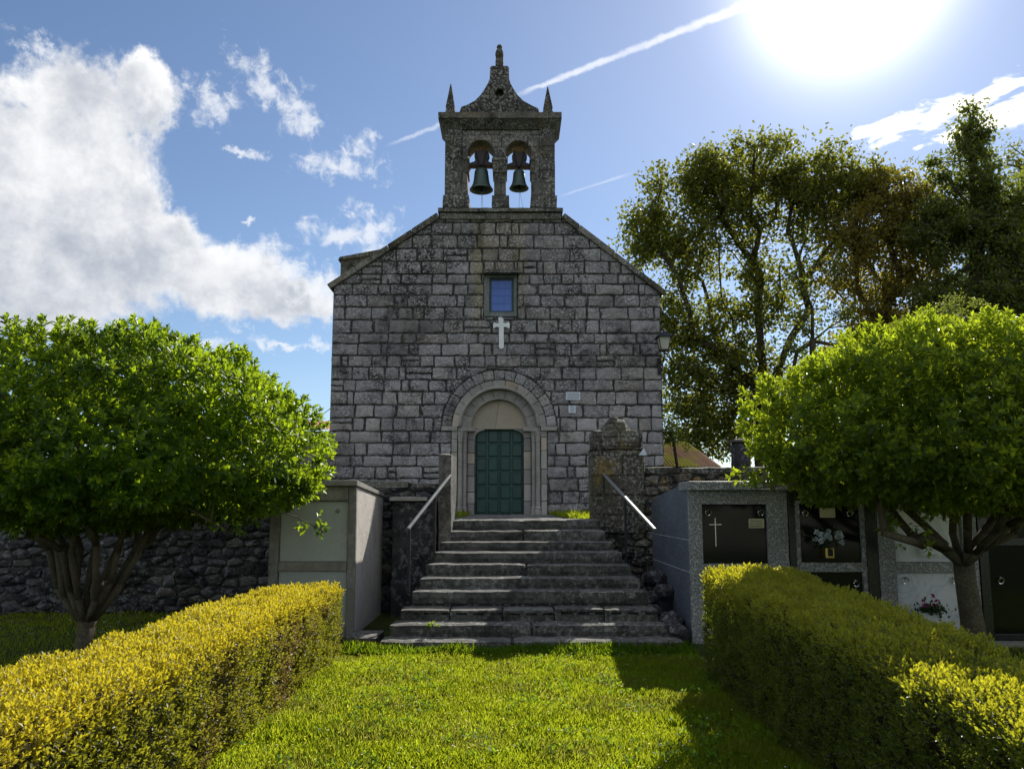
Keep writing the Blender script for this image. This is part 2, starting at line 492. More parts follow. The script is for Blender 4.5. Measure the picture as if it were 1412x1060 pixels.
M = {}
M['church'] = stone('church_granite', (0.078, 0.075, 0.079), (0.40, 0.385, 0.388), 1.1, 0.18, lichen=0.72, lich_col=(0.46, 0.455, 0.44), lich_scale=17.0, black=0.9, bmp=1.0, speck=0.6, gradient=(2.4, 7.5), moss=0.10, streaks=0.15, ochre=0.25, ochre_col=(0.20, 0.16, 0.10),
    bands=[(-0.56, 0.20, 5.0, 8.0, (0.25, 0.22, 0.12), 0.75), (-0.52, 0.14, 7.2, 8.3, (0.02, 0.02, 0.018), 0.8), (0.42, 0.13, 6.6, 8.3, (0.025, 0.023, 0.02), 0.8), (0.05, 0.7, 6.2, 7.6, (0.24, 0.20, 0.12), 0.4), (0.62, 0.16, 5.2, 6.6, (0.24, 0.20, 0.12), 0.35)])
M['mortar'] = stone('dark_mortar', (0.016, 0.016, 0.016), (0.075, 0.070, 0.066), 2.0, 0.0, lichen=0.2, lich_scale=12.0)
M['tower'] = stone('tower_granite', (0.05, 0.048, 0.044), (0.20, 0.19, 0.175), 1.6, 0.3, lichen=0.45, black=0.8, bmp=0.8, joints=(0.75, 0.36, 0.015), moss=0.35, ochre=0.35, ochre_col=(0.12, 0.085, 0.035))
M['cornice'] = stone('weathered_cornice_stone', (0.045, 0.043, 0.035), (0.19, 0.18, 0.15), 2.2, 0.5, lichen=0.35, black=0.9, moss=0.6, ochre=0.5, ochre_col=(0.16, 0.10, 0.035), streaks=0.4)
M['portal'] = stone('dressed_portal_granite', (0.19, 0.18, 0.168), (0.42, 0.40, 0.36), 1.6, 0.4, lichen=0.15, black=0.35, bmp=0.35)
M['tympanum'] = stone('tympanum_plaster', (0.27, 0.24, 0.185), (0.42, 0.375, 0.29), 1.2, 0.1, black=0.15, bmp=0.15, ochre=0.25)
M['cement'] = stone('cement_render', (0.10, 0.12, 0.115), (0.20, 0.22, 0.205), 2.5, 0.1, lichen=0.3, black=0.3)
M['door'] = simple('green_painted_door', (0.012, 0.050, 0.037), 0.5, var=0.35, scale=3, bmp=0.3)
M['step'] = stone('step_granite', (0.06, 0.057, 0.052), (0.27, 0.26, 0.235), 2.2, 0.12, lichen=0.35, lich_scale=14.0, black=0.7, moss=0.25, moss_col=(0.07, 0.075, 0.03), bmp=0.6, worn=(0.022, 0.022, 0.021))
M['rubble'] = stone('rubble_stone', (0.022, 0.023, 0.026), (0.135, 0.135, 0.14), 2.2, 0.4, lichen=0.35, lich_col=(0.36, 0.37, 0.38), lich_scale=10.0, black=1.0, moss=0.35, bmp=1.0)
M['rubble_warm'] = stone('mossy_rubble_stone', (0.045, 0.04, 0.032), (0.19, 0.17, 0.14), 2.2, 0.5, lichen=0.4, black=0.7, moss=0.6, ochre=0.8, ochre_col=(0.30, 0.20, 0.04), bmp=0.9, joints=(0.6, 0.3, 0.012))
M['concrete'] = stone('old_concrete', (0.15, 0.145, 0.125), (0.34, 0.33, 0.29), 1.8, 0.1, black=0.35, moss=0.3, lichen=0.15, bmp=0.4, streaks=0.35)
M['concrete_side'] = stone('bush_hammered_concrete', (0.30, 0.275, 0.24), (0.56, 0.52, 0.47), 2.6, 0.1, black=0.25, lichen=0.25, bmp=0.7, speck=0.8)
M['panel_pale'] = stone('pale_grey_green_slab', (0.33, 0.36, 0.325), (0.52, 0.55, 0.50), 1.0, 0.1, black=0.12, bmp=0.1, streaks=0.15)
M['speckle'] = stone('speckled_grey_granite', (0.07, 0.075, 0.078), (0.34, 0.35, 0.345), 12.0, 0.0, bmp=0.05, speck=1.4, rough=0.45)
M['speckle_dark'] = stone('blue_grey_granite', (0.075, 0.085, 0.11), (0.16, 0.18, 0.22), 14.0, 0.0, bmp=0.04, speck=1.2, rough=0.5)
M['blackgran'] = simple('polished_black_granite', (0.006, 0.007, 0.006), 0.09, spec=0.32, var=0.5, scale=60, bmp=0)
M['blackgran2'] = simple('dark_granite_pilaster', (0.016, 0.021, 0.018), 0.22, spec=0.5, var=0.6, scale=50, bmp=0)
M['chrome'] = simple('chrome', (0.65, 0.66, 0.66), 0.2, 1.0, var=0.05, bmp=0)
M['brass'] = simple('brass', (0.55, 0.42, 0.14), 0.3, 1.0, var=0.15, bmp=0)
M['bell'] = simple('green_bronze', (0.075, 0.115, 0.10), 0.55, 0.5, var=0.35, scale=5, bmp=0.2)
M['wood'] = simple('dark_yoke_timber', (0.035, 0.026, 0.028), 0.7, var=0.35, scale=12)
M['iron'] = simple('black_iron', (0.010, 0.010, 0.012), 0.45, 0.3, var=0.3, bmp=0.05)
M['rail'] = simple('galvanised_rail', (0.26, 0.26, 0.25), 0.55, 0.7, var=0.12, bmp=0.05)
M['post'] = simple('dark_steel_post', (0.03, 0.03, 0.032), 0.5, 0.6, var=0.3, bmp=0.1)
M['frame'] = simple('blue_green_window_frame', (0.008, 0.035, 0.055), 0.45, var=0.2, bmp=0.05)
M['pane'] = simple('blue_leaded_glass', (0.075, 0.135, 0.42), 0.12, spec=0.8, var=0.12, scale=3, bmp=0.05)
M['lead'] = simple('lead_strip', (0.065, 0.11, 0.33), 0.5, 0.4, var=0.1, bmp=0)
M['white_stone'] = simple('white_cross_stone', (0.68, 0.71, 0.70), 0.7, var=0.1, scale=8)
M['enamel'] = simple('white_enamel', (0.55, 0.60, 0.66), 0.5, var=0.06, bmp=0)
M['ink'] = simple('dark_ink', (0.07, 0.08, 0.10), 0.6, var=0.1, bmp=0)
M['plaquegold'] = simple('cream_engraved_plate', (0.52, 0.47, 0.30), 0.35, 0.2, var=0.1, scale=20)
M['petal_white'] = leafmat('white_petals', (0.60, 0.68, 0.70), (0.80, 0.85, 0.86), (0.5, 0.55, 0.55), 0.3)
M['petal_pink'] = leafmat('pink_petals', (0.30, 0.02, 0.12), (0.60, 0.07, 0.30), (0.5, 0.05, 0.2), 0.3)
M['flower_leaf'] = leafmat('pot_plant_leaves', (0.02, 0.05, 0.02), (0.05, 0.11, 0.04), (0.08, 0.16, 0.03), 0.3)
M['bark'] = stone('tree_bark', (0.05, 0.04, 0.026), (0.22, 0.185, 0.125), 5.0, 0.1, lichen=0.5, lich_col=(0.22, 0.24, 0.15), moss=0.3, bmp=1.0)
M['bark_far'] = stone('oak_bark', (0.03, 0.024, 0.018), (0.10, 0.082, 0.06), 2.0, 0.1, bmp=0.8)
M['bark_red'] = stone('reddish_bark', (0.05, 0.028, 0.02), (0.13, 0.075, 0.05), 2.0, 0.1, bmp=0.8)
M['soil'] = stone('hedge_soil_and_stems', (0.02, 0.016, 0.010), (0.055, 0.042, 0.025), 6.0, 0.1, bmp=0.8)

def granite(name, cols, rough=0.4, scale=70):
    m, g = new_mat(name)
    tc = g.n('ShaderNodeTexCoord').outputs['Object']
    a = g.noise(tc, scale, 3, 0.7); b = g.noise(g.vm('ADD', tc, (3, 1, 2)), scale*0.6, 3, 0.7); w = g.noise(tc, 2.0, 5, 0.6)
    c = g.mix(g.ramp(a, 0.42, 0.56), cols[0], cols[1])
    c = g.mix(g.ramp(b, 0.52, 0.62), c, cols[2])
    c = g.mix(g.ramp(w, 0.35, 0.75, 0.0, 0.35), c, tuple(v*0.6 for v in cols[0]))
    finish(g, pbsdf(g, c, rough, 0, 0.4)); return m
M['speckle'] = granite('speckled_grey_granite', [(0.09, 0.095, 0.095), (0.27, 0.28, 0.275), (0.50, 0.51, 0.50)], 0.45, 60)
M['speckle_dark'] = granite('blue_grey_granite', [(0.06, 0.07, 0.09), (0.13, 0.15, 0.19), (0.24, 0.26, 0.31)], 0.45, 60)
def marble():
    m, g = new_mat('white_veined_marble')
    tc = g.n('ShaderNodeTexCoord').outputs['Object']
    n = g.noise(tc, 2.2, 9, 0.6, 1.6)
    v = g.ramp(g.m('ABSOLUTE', g.m('SUBTRACT', n, 0.5)), 0.0, 0.06, 0.55, 0.0)
    n2 = g.noise(tc, 5, 5, 0.6, 0.6)
    c = g.mix(v, g.mix(n2, (0.56, 0.59, 0.62), (0.70, 0.72, 0.73)), (0.42, 0.46, 0.52))
    finish(g, pbsdf(g, c, 0.25, 0, 0.5)); return m
M['marble'] = marble()

def tilemat(name, c1, c2, mossc, mossf):
    m, g = new_mat(name)
    tc = g.n('ShaderNodeTexCoord').outputs['Object']
    rnd = g.n('ShaderNodeNewGeometry').outputs['Random Per Island']
    n = g.noise(tc, 3, 6, 0.65)
    c = g.mix(g.m('ADD', g.m('MULTIPLY', n, 0.5), g.m('MULTIPLY', rnd, 0.5)), c1, c2)
    c = g.mix(g.m('MULTIPLY', g.ramp(g.noise(tc, 0.9, 5, 0.6), 0.45, 0.6), mossf), c, mossc)
    finish(g, pbsdf(g, c, 0.85, 0, 0.3, bump(g, n, 0.4, 0.02))); return m
M['tile'] = tilemat('clay_roof_tiles', (0.36, 0.19, 0.11), (0.66, 0.42, 0.28), (0.58, 0.55, 0.07), 0.85)
M['tile_red'] = tilemat('red_roof_tiles', (0.35, 0.07, 0.035), (0.62, 0.2, 0.11), (0.3, 0.2, 0.1), 0.2)

def glassmat():
    m, g = new_mat('milky_lantern_glass')
    b = pbsdf(g, (0.62, 0.63, 0.55), 0.35, 0, 0.5)
    tr = g.n('ShaderNodeBsdfTranslucent'); g.set(tr, 0, (0.8, 0.82, 0.72, 1))
    mx = g.n('ShaderNodeMixShader'); mx.inputs[0].default_value = 0.55
    g.set(mx, 1, b); g.set(mx, 2, tr.outputs[0]); finish(g, mx.outputs[0]); return m
M['lampglass'] = glassmat()

M['leaf_left'] = leafmat('topiary_leaf_green', (0.012, 0.040, 0.008), (0.050, 0.115, 0.014), (0.56, 0.76, 0.02), 0.47, 0.42, 0.35, patch=1.8, patch_col=(0.05, 0.10, 0.012))
M['leaf_right'] = leafmat('topiary_leaf_olive_green', (0.028, 0.058, 0.014), (0.080, 0.135, 0.026), (0.62, 0.76, 0.03), 0.48, 0.45, 0.3)
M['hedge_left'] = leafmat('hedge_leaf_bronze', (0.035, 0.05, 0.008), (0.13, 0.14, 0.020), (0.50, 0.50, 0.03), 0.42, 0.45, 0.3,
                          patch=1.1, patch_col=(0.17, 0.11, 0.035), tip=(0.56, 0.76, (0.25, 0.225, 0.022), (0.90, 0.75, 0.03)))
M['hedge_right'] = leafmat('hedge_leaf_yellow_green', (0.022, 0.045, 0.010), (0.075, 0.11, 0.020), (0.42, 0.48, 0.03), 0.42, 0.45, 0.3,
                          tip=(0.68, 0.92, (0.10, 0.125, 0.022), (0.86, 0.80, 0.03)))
M['oak_leaf'] = leafmat('oak_leaf', (0.030, 0.042, 0.012), (0.085, 0.105, 0.024), (0.38, 0.40, 0.035), 0.44, 0.5, 0.3, noise_scale=0.25)
M['brown_leaf'] = leafmat('young_bronze_leaf', (0.06, 0.055, 0.018), (0.14, 0.12, 0.03), (0.50, 0.44, 0.05), 0.46, 0.5, 0.3, noise_scale=0.25)
M['ivy_leaf'] = leafmat('ivy_leaf', (0.025, 0.038, 0.014), (0.065, 0.085, 0.024), (0.34, 0.40, 0.04), 0.42, 0.45, 0.35, noise_scale=0.25)
M['lime_leaf'] = leafmat('light_green_leaf', (0.06, 0.08, 0.02), (0.13, 0.16, 0.035), (0.36, 0.42, 0.05), 0.45, 0.5, 0.3)
M['grass'] = leafmat('lawn_grass_blade', (0.06, 0.12, 0.008), (0.16, 0.24, 0.016), (0.70, 0.80, 0.03), 0.5, 0.5, 0.25, patch=1.3, patch_col=(0.26, 0.26, 0.04))
M['weed'] = leafmat('bright_weed', (0.05, 0.13, 0.016), (0.10, 0.21, 0.022), (0.46, 0.62, 0.02), 0.45, 0.6, 0.1)
M['flower_y'] = simple('yellow_petal', (0.75, 0.60, 0.05), 0.6, var=0.1, bmp=0)
M['flower_w'] = simple('white_petal', (0.75, 0.75, 0.70), 0.6, var=0.1, bmp=0)

def groundmat():
    m, g = new_mat('grassy_ground')
    tc = g.n('ShaderNodeTexCoord').outputs['Object']
    n = g.noise(tc, 0.7, 8, 0.65); n2 = g.noise(tc, 14, 6, 0.7)
    c = g.mix(g.ramp(g.m('ADD', g.m('MULTIPLY', n, 0.5), g.m('MULTIPLY', n2, 0.5)), 0.35, 0.65), (0.022, 0.035, 0.008), (0.060, 0.085, 0.016))
    finish(g, pbsdf(g, c, 0.95, 0, 0.15, bump(g, n2, 0.8, 0.03))); return m
M['ground'] = groundmat()

# ------------------------------------------------------------------ terrain
TERR = 1.42      # churchyard level at the top of the steps
def terrain():
    mb = MB()
    ys = [(-120, 0), (-40, 0), (-8, 0), (0, 0), (4, 0), (8, 0), (12.35, 0), (12.35, TERR-0.02), (16, TERR-0.02), (22, TERR-0.02), (40, TERR-0.02), (90, TERR-0.02), (700, TERR-3)]
    xs = [-500, -120, -30, -8, -4, 0, 4, 8, 30, 120, 500]
    vs = [(x, y, z) for (y, z) in ys for x in xs]
    n = len(xs)
    fs = [(j*n+i, j*n+i+1, (j+1)*n+i+1, (j+1)*n+i) for j in range(len(ys)-1) for i in range(n-1)]
    mb.add(vs, fs)
    tag(mb.build('ground', M['ground']), 'grassy ground stepping up to the raised churchyard', None, kind='structure')
terrain()

# ------------------------------------------------------------------ masonry
def clip_half(poly, nx, nz, c):
    """keep points with nx*x + nz*z <= c"""
    out = []
    for i in range(len(poly)):
        a, b = poly[i], poly[(i+1) % len(poly)]
        da, db = nx*a[0]+nz*a[1]-c, nx*b[0]+nz*b[1]-c
        if da <= 0: out.append(a)
        if (da < 0 < db) or (db < 0 < da):
            t = da/(da-db); out.append((a[0]+(b[0]-a[0])*t, a[1]+(b[1]-a[1])*t))
    return out

def parea(p): return 0.5*abs(sum(p[i][0]*p[(i+1)%len(p)][1]-p[(i+1)%len(p)][0]*p[i][1] for i in range(len(p))))

def block(mb, poly, yb, yf, gap=0.012, jit=0.006, rng=random, step=0.14, bulge=0.012, ydir=-1, mapf=None):
    n = len(poly)
    if n < 3 or parea(poly) < 0.006: return
    ar = sum(poly[i][0]*poly[(i+1)%n][1]-poly[(i+1)%n][0]*poly[i][1] for i in range(n))
    if ar < 0: poly = poly[::-1]
    xs = [p[0] for p in poly]; zs = [p[1] for p in poly]
    cx, cz = sum(xs)/n, sum(zs)/n
    ex, ez = max((max(xs)-min(xs))/2, 1e-3), max((max(zs)-min(zs))/2, 1e-3)
    pts = []
    for i in range(n):
        a, b = poly[i], poly[(i+1)%n]
        L = math.hypot(b[0]-a[0], b[1]-a[1])
        if L < 1e-4: continue
        k = max(1, int(L/step)); e = min(0.3, 0.022/L)
        ts = [e] + [(j+0.0)/k for j in range(1, k)] + [1-e]
        for t in ts: pts.append((a[0]+(b[0]-a[0])*t, a[1]+(b[1]-a[1])*t))
    def ring(g_, j_):
        return [(cx+(p[0]-cx)*max(0.05, 1-g_/ex)+rng.uniform(-j_, j_), cz+(p[1]-cz)*max(0.05, 1-g_/ez)+rng.uniform(-j_, j_)) for p in pts]
    m = len(pts)
    r0 = ring(gap, jit); r1 = [(cx+(p[0]-cx)*max(0.05, 1-0.014/ex), cz+(p[1]-cz)*max(0.05, 1-0.014/ez)) for p in r0]
    r2 = [(cx+(p[0]-cx)*0.55+rng.uniform(-jit, jit)*2, cz+(p[1]-cz)*0.55) for p in r0]
    tilt = rng.uniform(-1, 1)*bulge*0.8; off = rng.uniform(-1, 1)*bulge*0.8
    vs = [(p[0], yb, p[1]) for p in r0]
    vs += [(p[0], yf+0.016*-ydir+off, p[1]) for p in r0]
    vs += [(p[0], yf+off+tilt*(p[0]-cx)/ex+rng.uniform(-1, 1)*jit*0.5, p[1]) for p in r1]
    vs += [(p[0], yf+off+tilt*0.5*(p[0]-cx)/ex+ydir*bulge*rng.uniform(0.2, 1.0), p[1]) for p in r2]
    vs.append((cx, yf+off+ydir*bulge*0.8, cz))
    fs = []
    for q in range(3):
        for i in range(m):
            fs.append((q*m+i, q*m+(i+1)%m, (q+1)*m+(i+1)%m, (q+1)*m+i))
    for i in range(m): fs.append((3*m+i, 3*m+(i+1)%m, 4*m))
    if mapf: vs = [mapf(v) for v in vs]
    mb.add(vs, fs)

def masonry(mb, x0, x1, z0, z1, yb, yf, halves=(), rects=(), circle=None, ch=(0.27, 0.36), bw=(0.35, 0.85), gap=0.018, jit=0.010,
            seed=1, bulge=0.014, slant=0.0, mapf=None, step=0.14):
    rng = random.Random(seed)
    z = z0
    while z < z1 - 0.03:
        h = rng.uniform(*ch)
        if z + h > z1 - 0.12: h = z1 - z
        x = x0 - rng.uniform(0, bw[0]*0.6)
        first = True
        while x < x1:
            w = rng.uniform(*bw)
            if rng.random() < 0.16: w *= 0.5
            xa, xb = max(x, x0), min(x+w, x1)
            if x1 - xb < 0.15: xb = x1; w = 99
            sl = rng.uniform(-1, 1)*slant
            P = [(xa, z+rng.uniform(-1,1)*slant*0.6), (xb, z+rng.uniform(-1,1)*slant*0.6), (xb+sl, z+h), (xa+sl*0.5, z+h)]
            # now and then two thin stones in one course
            parts = [P]
            if h > 0.29 and rng.random() < 0.035:
                zm = z+h*rng.uniform(0.4, 0.6)
                parts = [[(xa,z),(xb,z),(xb,zm),(xa,zm)],[(xa,zm),(xb,zm),(xb,z+h),(xa,z+h)]]
            for P in parts:
                for (nx, nz, c) in halves:
                    P = clip_half(P, nx, nz, c)
                    if len(P) < 3: break
                if len(P) < 3: continue
                pcs = [P]
                for (ra, rb, rc, rd) in rects:
                    new = []
                    for p in pcs:
                        xs = [q[0] for q in p]; zs = [q[1] for q in p]
                        if max(xs) <= ra or min(xs) >= rb or max(zs) <= rc or min(zs) >= rd: new.append(p); continue
                        new.append(clip_half(p, 1, 0, ra)); new.append(clip_half(p, -1, 0, -rb))
                        mid = clip_half(clip_half(p, 1, 0, rb), -1, 0, -ra)
                        if len(mid) >= 3:
                            new.append(clip_half(mid, 0, 1, rc)); new.append(clip_half(mid, 0, -1, -rd))
                    pcs = [p for p in new if len(p) >= 3]
                if circle:
                    ccx, ccz, cr = circle; new = []
                    for p in pcs:
                        mx = sum(q[0] for q in p)/len(p); mz = sum(q[1] for q in p)/len(p)
                        if max(q[1] for q in p) <= ccz or min(math.hypot(q[0]-ccx, q[1]-ccz) for q in p) > cr+0.6: new.append(p); continue
                        # split wide stones so the curve is followed
                        xs = [q[0] for q in p]
                        k = 1
                        for i in range(k):
                            a = min(xs)+(max(xs)-min(xs))*i/k; b = min(xs)+(max(xs)-min(xs))*(i+1)/k
                            s_ = clip_half(clip_half(p, 1, 0, b), -1, 0, -a)
                            if len(s_) < 3: continue
                            for it in range(3):
                                mx = sum(q[0] for q in s_)/len(s_); mz = sum(q[1] for q in s_)/len(s_)
                                d = math.hypot(mx-ccx, mz-ccz)
                                if d < 1e-3: s_ = []; break
                                nx, nz = (mx-ccx)/d, (mz-ccz)/d
                                s_ = clip_half(s_, -nx, -nz, -(nx*ccx+nz*ccz+cr))
                                if len(s_) < 3: break
                            if len(s_) >= 3: new.append(s_)
                    pcs = new
                for p in pcs: block(mb, p, yb, yf, gap, jit, rng, step, bulge, mapf=mapf)
            x += w
        z += h

def arc(cx, cz, r, a0, a1, n):
    return [(cx+r*math.cos(a0+(a1-a0)*i/n), cz+r*math.sin(a0+(a1-a0)*i/n)) for i in range(n+1)]

def voussoirs(mb, cx, cz, r0, r1, y0, y1, count, gap=0.006, a0=0.0, a1=PI):
    for k in range(count):
        b0 = a0+(a1-a0)*k/count+gap/((r0+r1)/2); b1 = a0+(a1-a0)*(k+1)/count-gap/((r0+r1)/2)
        n = 5
        mb.prism(arc(cx, cz, r1, b0, b1, n)+arc(cx, cz, r0, b1, b0, n), y0, y1)

# ------------------------------------------------------------------ church
YF = 21.0
CX = WX(688.3, 560, YF)
def fx(px, py=560): return WX(px, py, YF)
def fz(py): return WZ(py, YF)
church = thing('church', (CX, YF, TERR), 'small grey granite village church with a gabled front and a bell gable above', 'church')
XL, XR = (fx(457, 480), fx(912.5, 480))
ZB = TERR - 0.05
zEL, zER = fz(396), fz(404)
GL, GR = fx(607, 302), fx(774, 302)
zG = fz(300)
# portal geometry
PCX, PZS = CX, fz(588)
KX = 21.0/1060   # metres per photo pixel on the facade
R_OUT, R_MID, R_IN, R_TY = 79.5*KX, 65*KX, 53*KX, 39.5*KX
def facade():
    halves = []
    def line(p, q):      # keep below the line
        dx, dz = q[0]-p[0], q[1]-p[1]; n = (-dz, dx); L = math.hypot(*n); n = (n[0]/L, n[1]/L)
        if n[1] < 0: n = (-n[0], -n[1])
        return (n[0], n[1], n[0]*p[0]+n[1]*p[1])
    lL = line((XL, zEL), (GL, zG)); lR = line((XR, zER), (GR, zG))
    halves = [lL, lR]
    wx0, wx1 = fx(667, 406), fx(713, 406); wz0, wz1 = fz(437), fz(375)
    portal_rect = (PCX-R_MID-0.02, PCX+R_MID+0.02, 0, PZS)
    mb = MB()
    masonry(mb, XL, XR, ZB, zG+0.02, YF+0.03, YF, halves, [(wx0, wx1, wz0, wz1), portal_rect], (PCX, PZS, R_OUT+0.01),
            ch=(0.29, 0.40), bw=(0.32, 0.88), gap=0.021, jit=0.014, seed=11, bulge=0.022, slant=0.022)
    mb.build('facade_wall', M['church'], church)
    # backing with the openings
    hole1 = [(wx0, wz0), (wx1, wz0), (wx1, wz1), (wx0, wz1)]
    hole2 = [(PCX+R_MID+0.02, ZB-0.06)] + arc(PCX, PZS, R_MID+0.02, 0, PI, 28) + [(PCX-R_MID-0.02, ZB-0.06)]
    outer = [(XL+0.01, ZB-0.3), (XR-0.01, ZB-0.3), (XR-0.01, zER), (GR, zG), (GL, zG), (XL+0.01, zEL)]
    # the portal opening is cut up from the bottom edge
    outer = [(XL+0.01, ZB-0.3)] + [(PCX-R_MID-0.02, ZB-0.3)] + list(reversed(arc(PCX, PZS, R_MID+0.02, 0, PI, 28))) + [(PCX+R_MID+0.02, ZB-0.3)] + outer[1:]
    b = MB(); b.plate(outer, [hole1], YF+0.022, YF+0.55)
    b.build('wall_core', M['mortar'], church)
    # window surround, lintel shelf, frame and pane
    s = MB()
    fx0, fx1, fz0, fz1 = fx(676.3, 406), fx(706.7, 406), fz(429), fz(384.5)
    s.box(wx0+0.01, fx0-0.03, YF-0.012, YF+0.4, wz0+0.01, fz1+0.03); s.box(fx1+0.03, wx1-0.01, YF-0.012, YF+0.4, wz0+0.01, fz1+0.03)
    s.box(fx0-0.028, fx1+0.028, YF-0.008, YF+0.4, wz0+0.01, fz0-0.03); s.box(wx0+0.01, wx1-0.01, YF-0.010, YF+0.4, fz1+0.032, wz1-0.01)
    win = s.build('window', M['cement'], church, bevel=0.006)
    l = MB(); l.rbox(fx(667, 378), fx(717, 378), YF-0.30, YF+0.0, fz(379.5)-.02, fz(375), 0.15, 0.008)
    l.build('lintel_shelf', M['cornice'], win)
    f = MB(); t = 0.025
    f.box(fx0-0.03, fx0+t, YF+0.06, YF+0.12, fz0-0.03, fz1+0.03); f.box(fx1-t, fx1+0.03, YF+0.06, YF+0.12, fz0-0.03, fz1+0.03)
    f.box(fx0+t+0.001, fx1-t-0.001, YF+0.062, YF+0.118, fz0-0.03, fz0+t); f.box(fx0+t+0.001, fx1-t-0.001, YF+0.062, YF+0.118, fz1-t, fz1+0.03)
    f.build('frame', M['frame'], win, bevel=0.006)
    p = MB(); p.box(fx0+t, fx1-t, YF+0.09, YF+0.10, fz0+t, fz1-t)
    p.build('pane', M['pane'], win)
    ld = MB()
    for k in range(1, 3):
        xx = fx0+t+(fx1-fx0-2*t)*k/3; ld.box(xx-0.006, xx+0.006, YF+0.083, YF+0.089, fz0+t, fz1-t)
    for k in range(1, 4):
        zz = fz0+t+(fz1-fz0-2*t)*k/4; ld.box(fx0+t, fx1-t, YF+0.080, YF+0.0865, zz-0.006, zz+0.006)
    ld.build('lead_bars', M['lead'], win)
    # copings on the slopes
    def coping(p, q, over, seed):
        d = Vector((q[0]-p[0], 0, q[1]-p[1])); L = d.length; d.normalize()
        nrm = Vector((-d.z, 0, d.x));  nrm = nrm if nrm.z > 0 else -nrm
        mb = MB(); rng = random.Random(seed)
        s_ = -over
        while s_ < L-0.02:
            w = min(rng.uniform(0.8, 1.3), L-s_)
            a = Vector((p[0], 0, p[1])) + d*s_; bq = Vector((p[0], 0, p[1])) + d*(s_+w-0.015)
            th = 0.13+rng.uniform(-0.01, 0.015); y0 = YF-0.10+rng.uniform(-0.015, 0.015)
            pts = [a-nrm*0.02, bq-nrm*0.02, bq+nrm*th, a+nrm*th]
            mb.prism([(v.x, v.z) for v in pts], y0, YF+0.62)
            s_ += w
        mb.build('coping', M['cornice'], church, bevel=0.02)
    coping((XL, zEL), (GL, zG), 0.10, 3); coping((XR, zER), (GR, zG), 0.08, 4)
    # cross in relief
    cxp = [(687.5,438),(692,438),(694.5,441),(694,446),(698,446.5),(702,444),(703.2,449),(702,454),(698,451.5),(694.6,452),(694.9,480),(691.5,482),(688,480),(688,452),(684,451.5),(680.5,454),(679.8,449),(681.5,445),(685,446.5),(688.4,446),(687.2,442)]
    c = MB(); c.prism([W(a, b_, YF) for a, b_ in cxp], YF-0.07, YF+0.02)
    c.build('relief_cross', M['white_stone'], church, bevel=0.01)
facade()

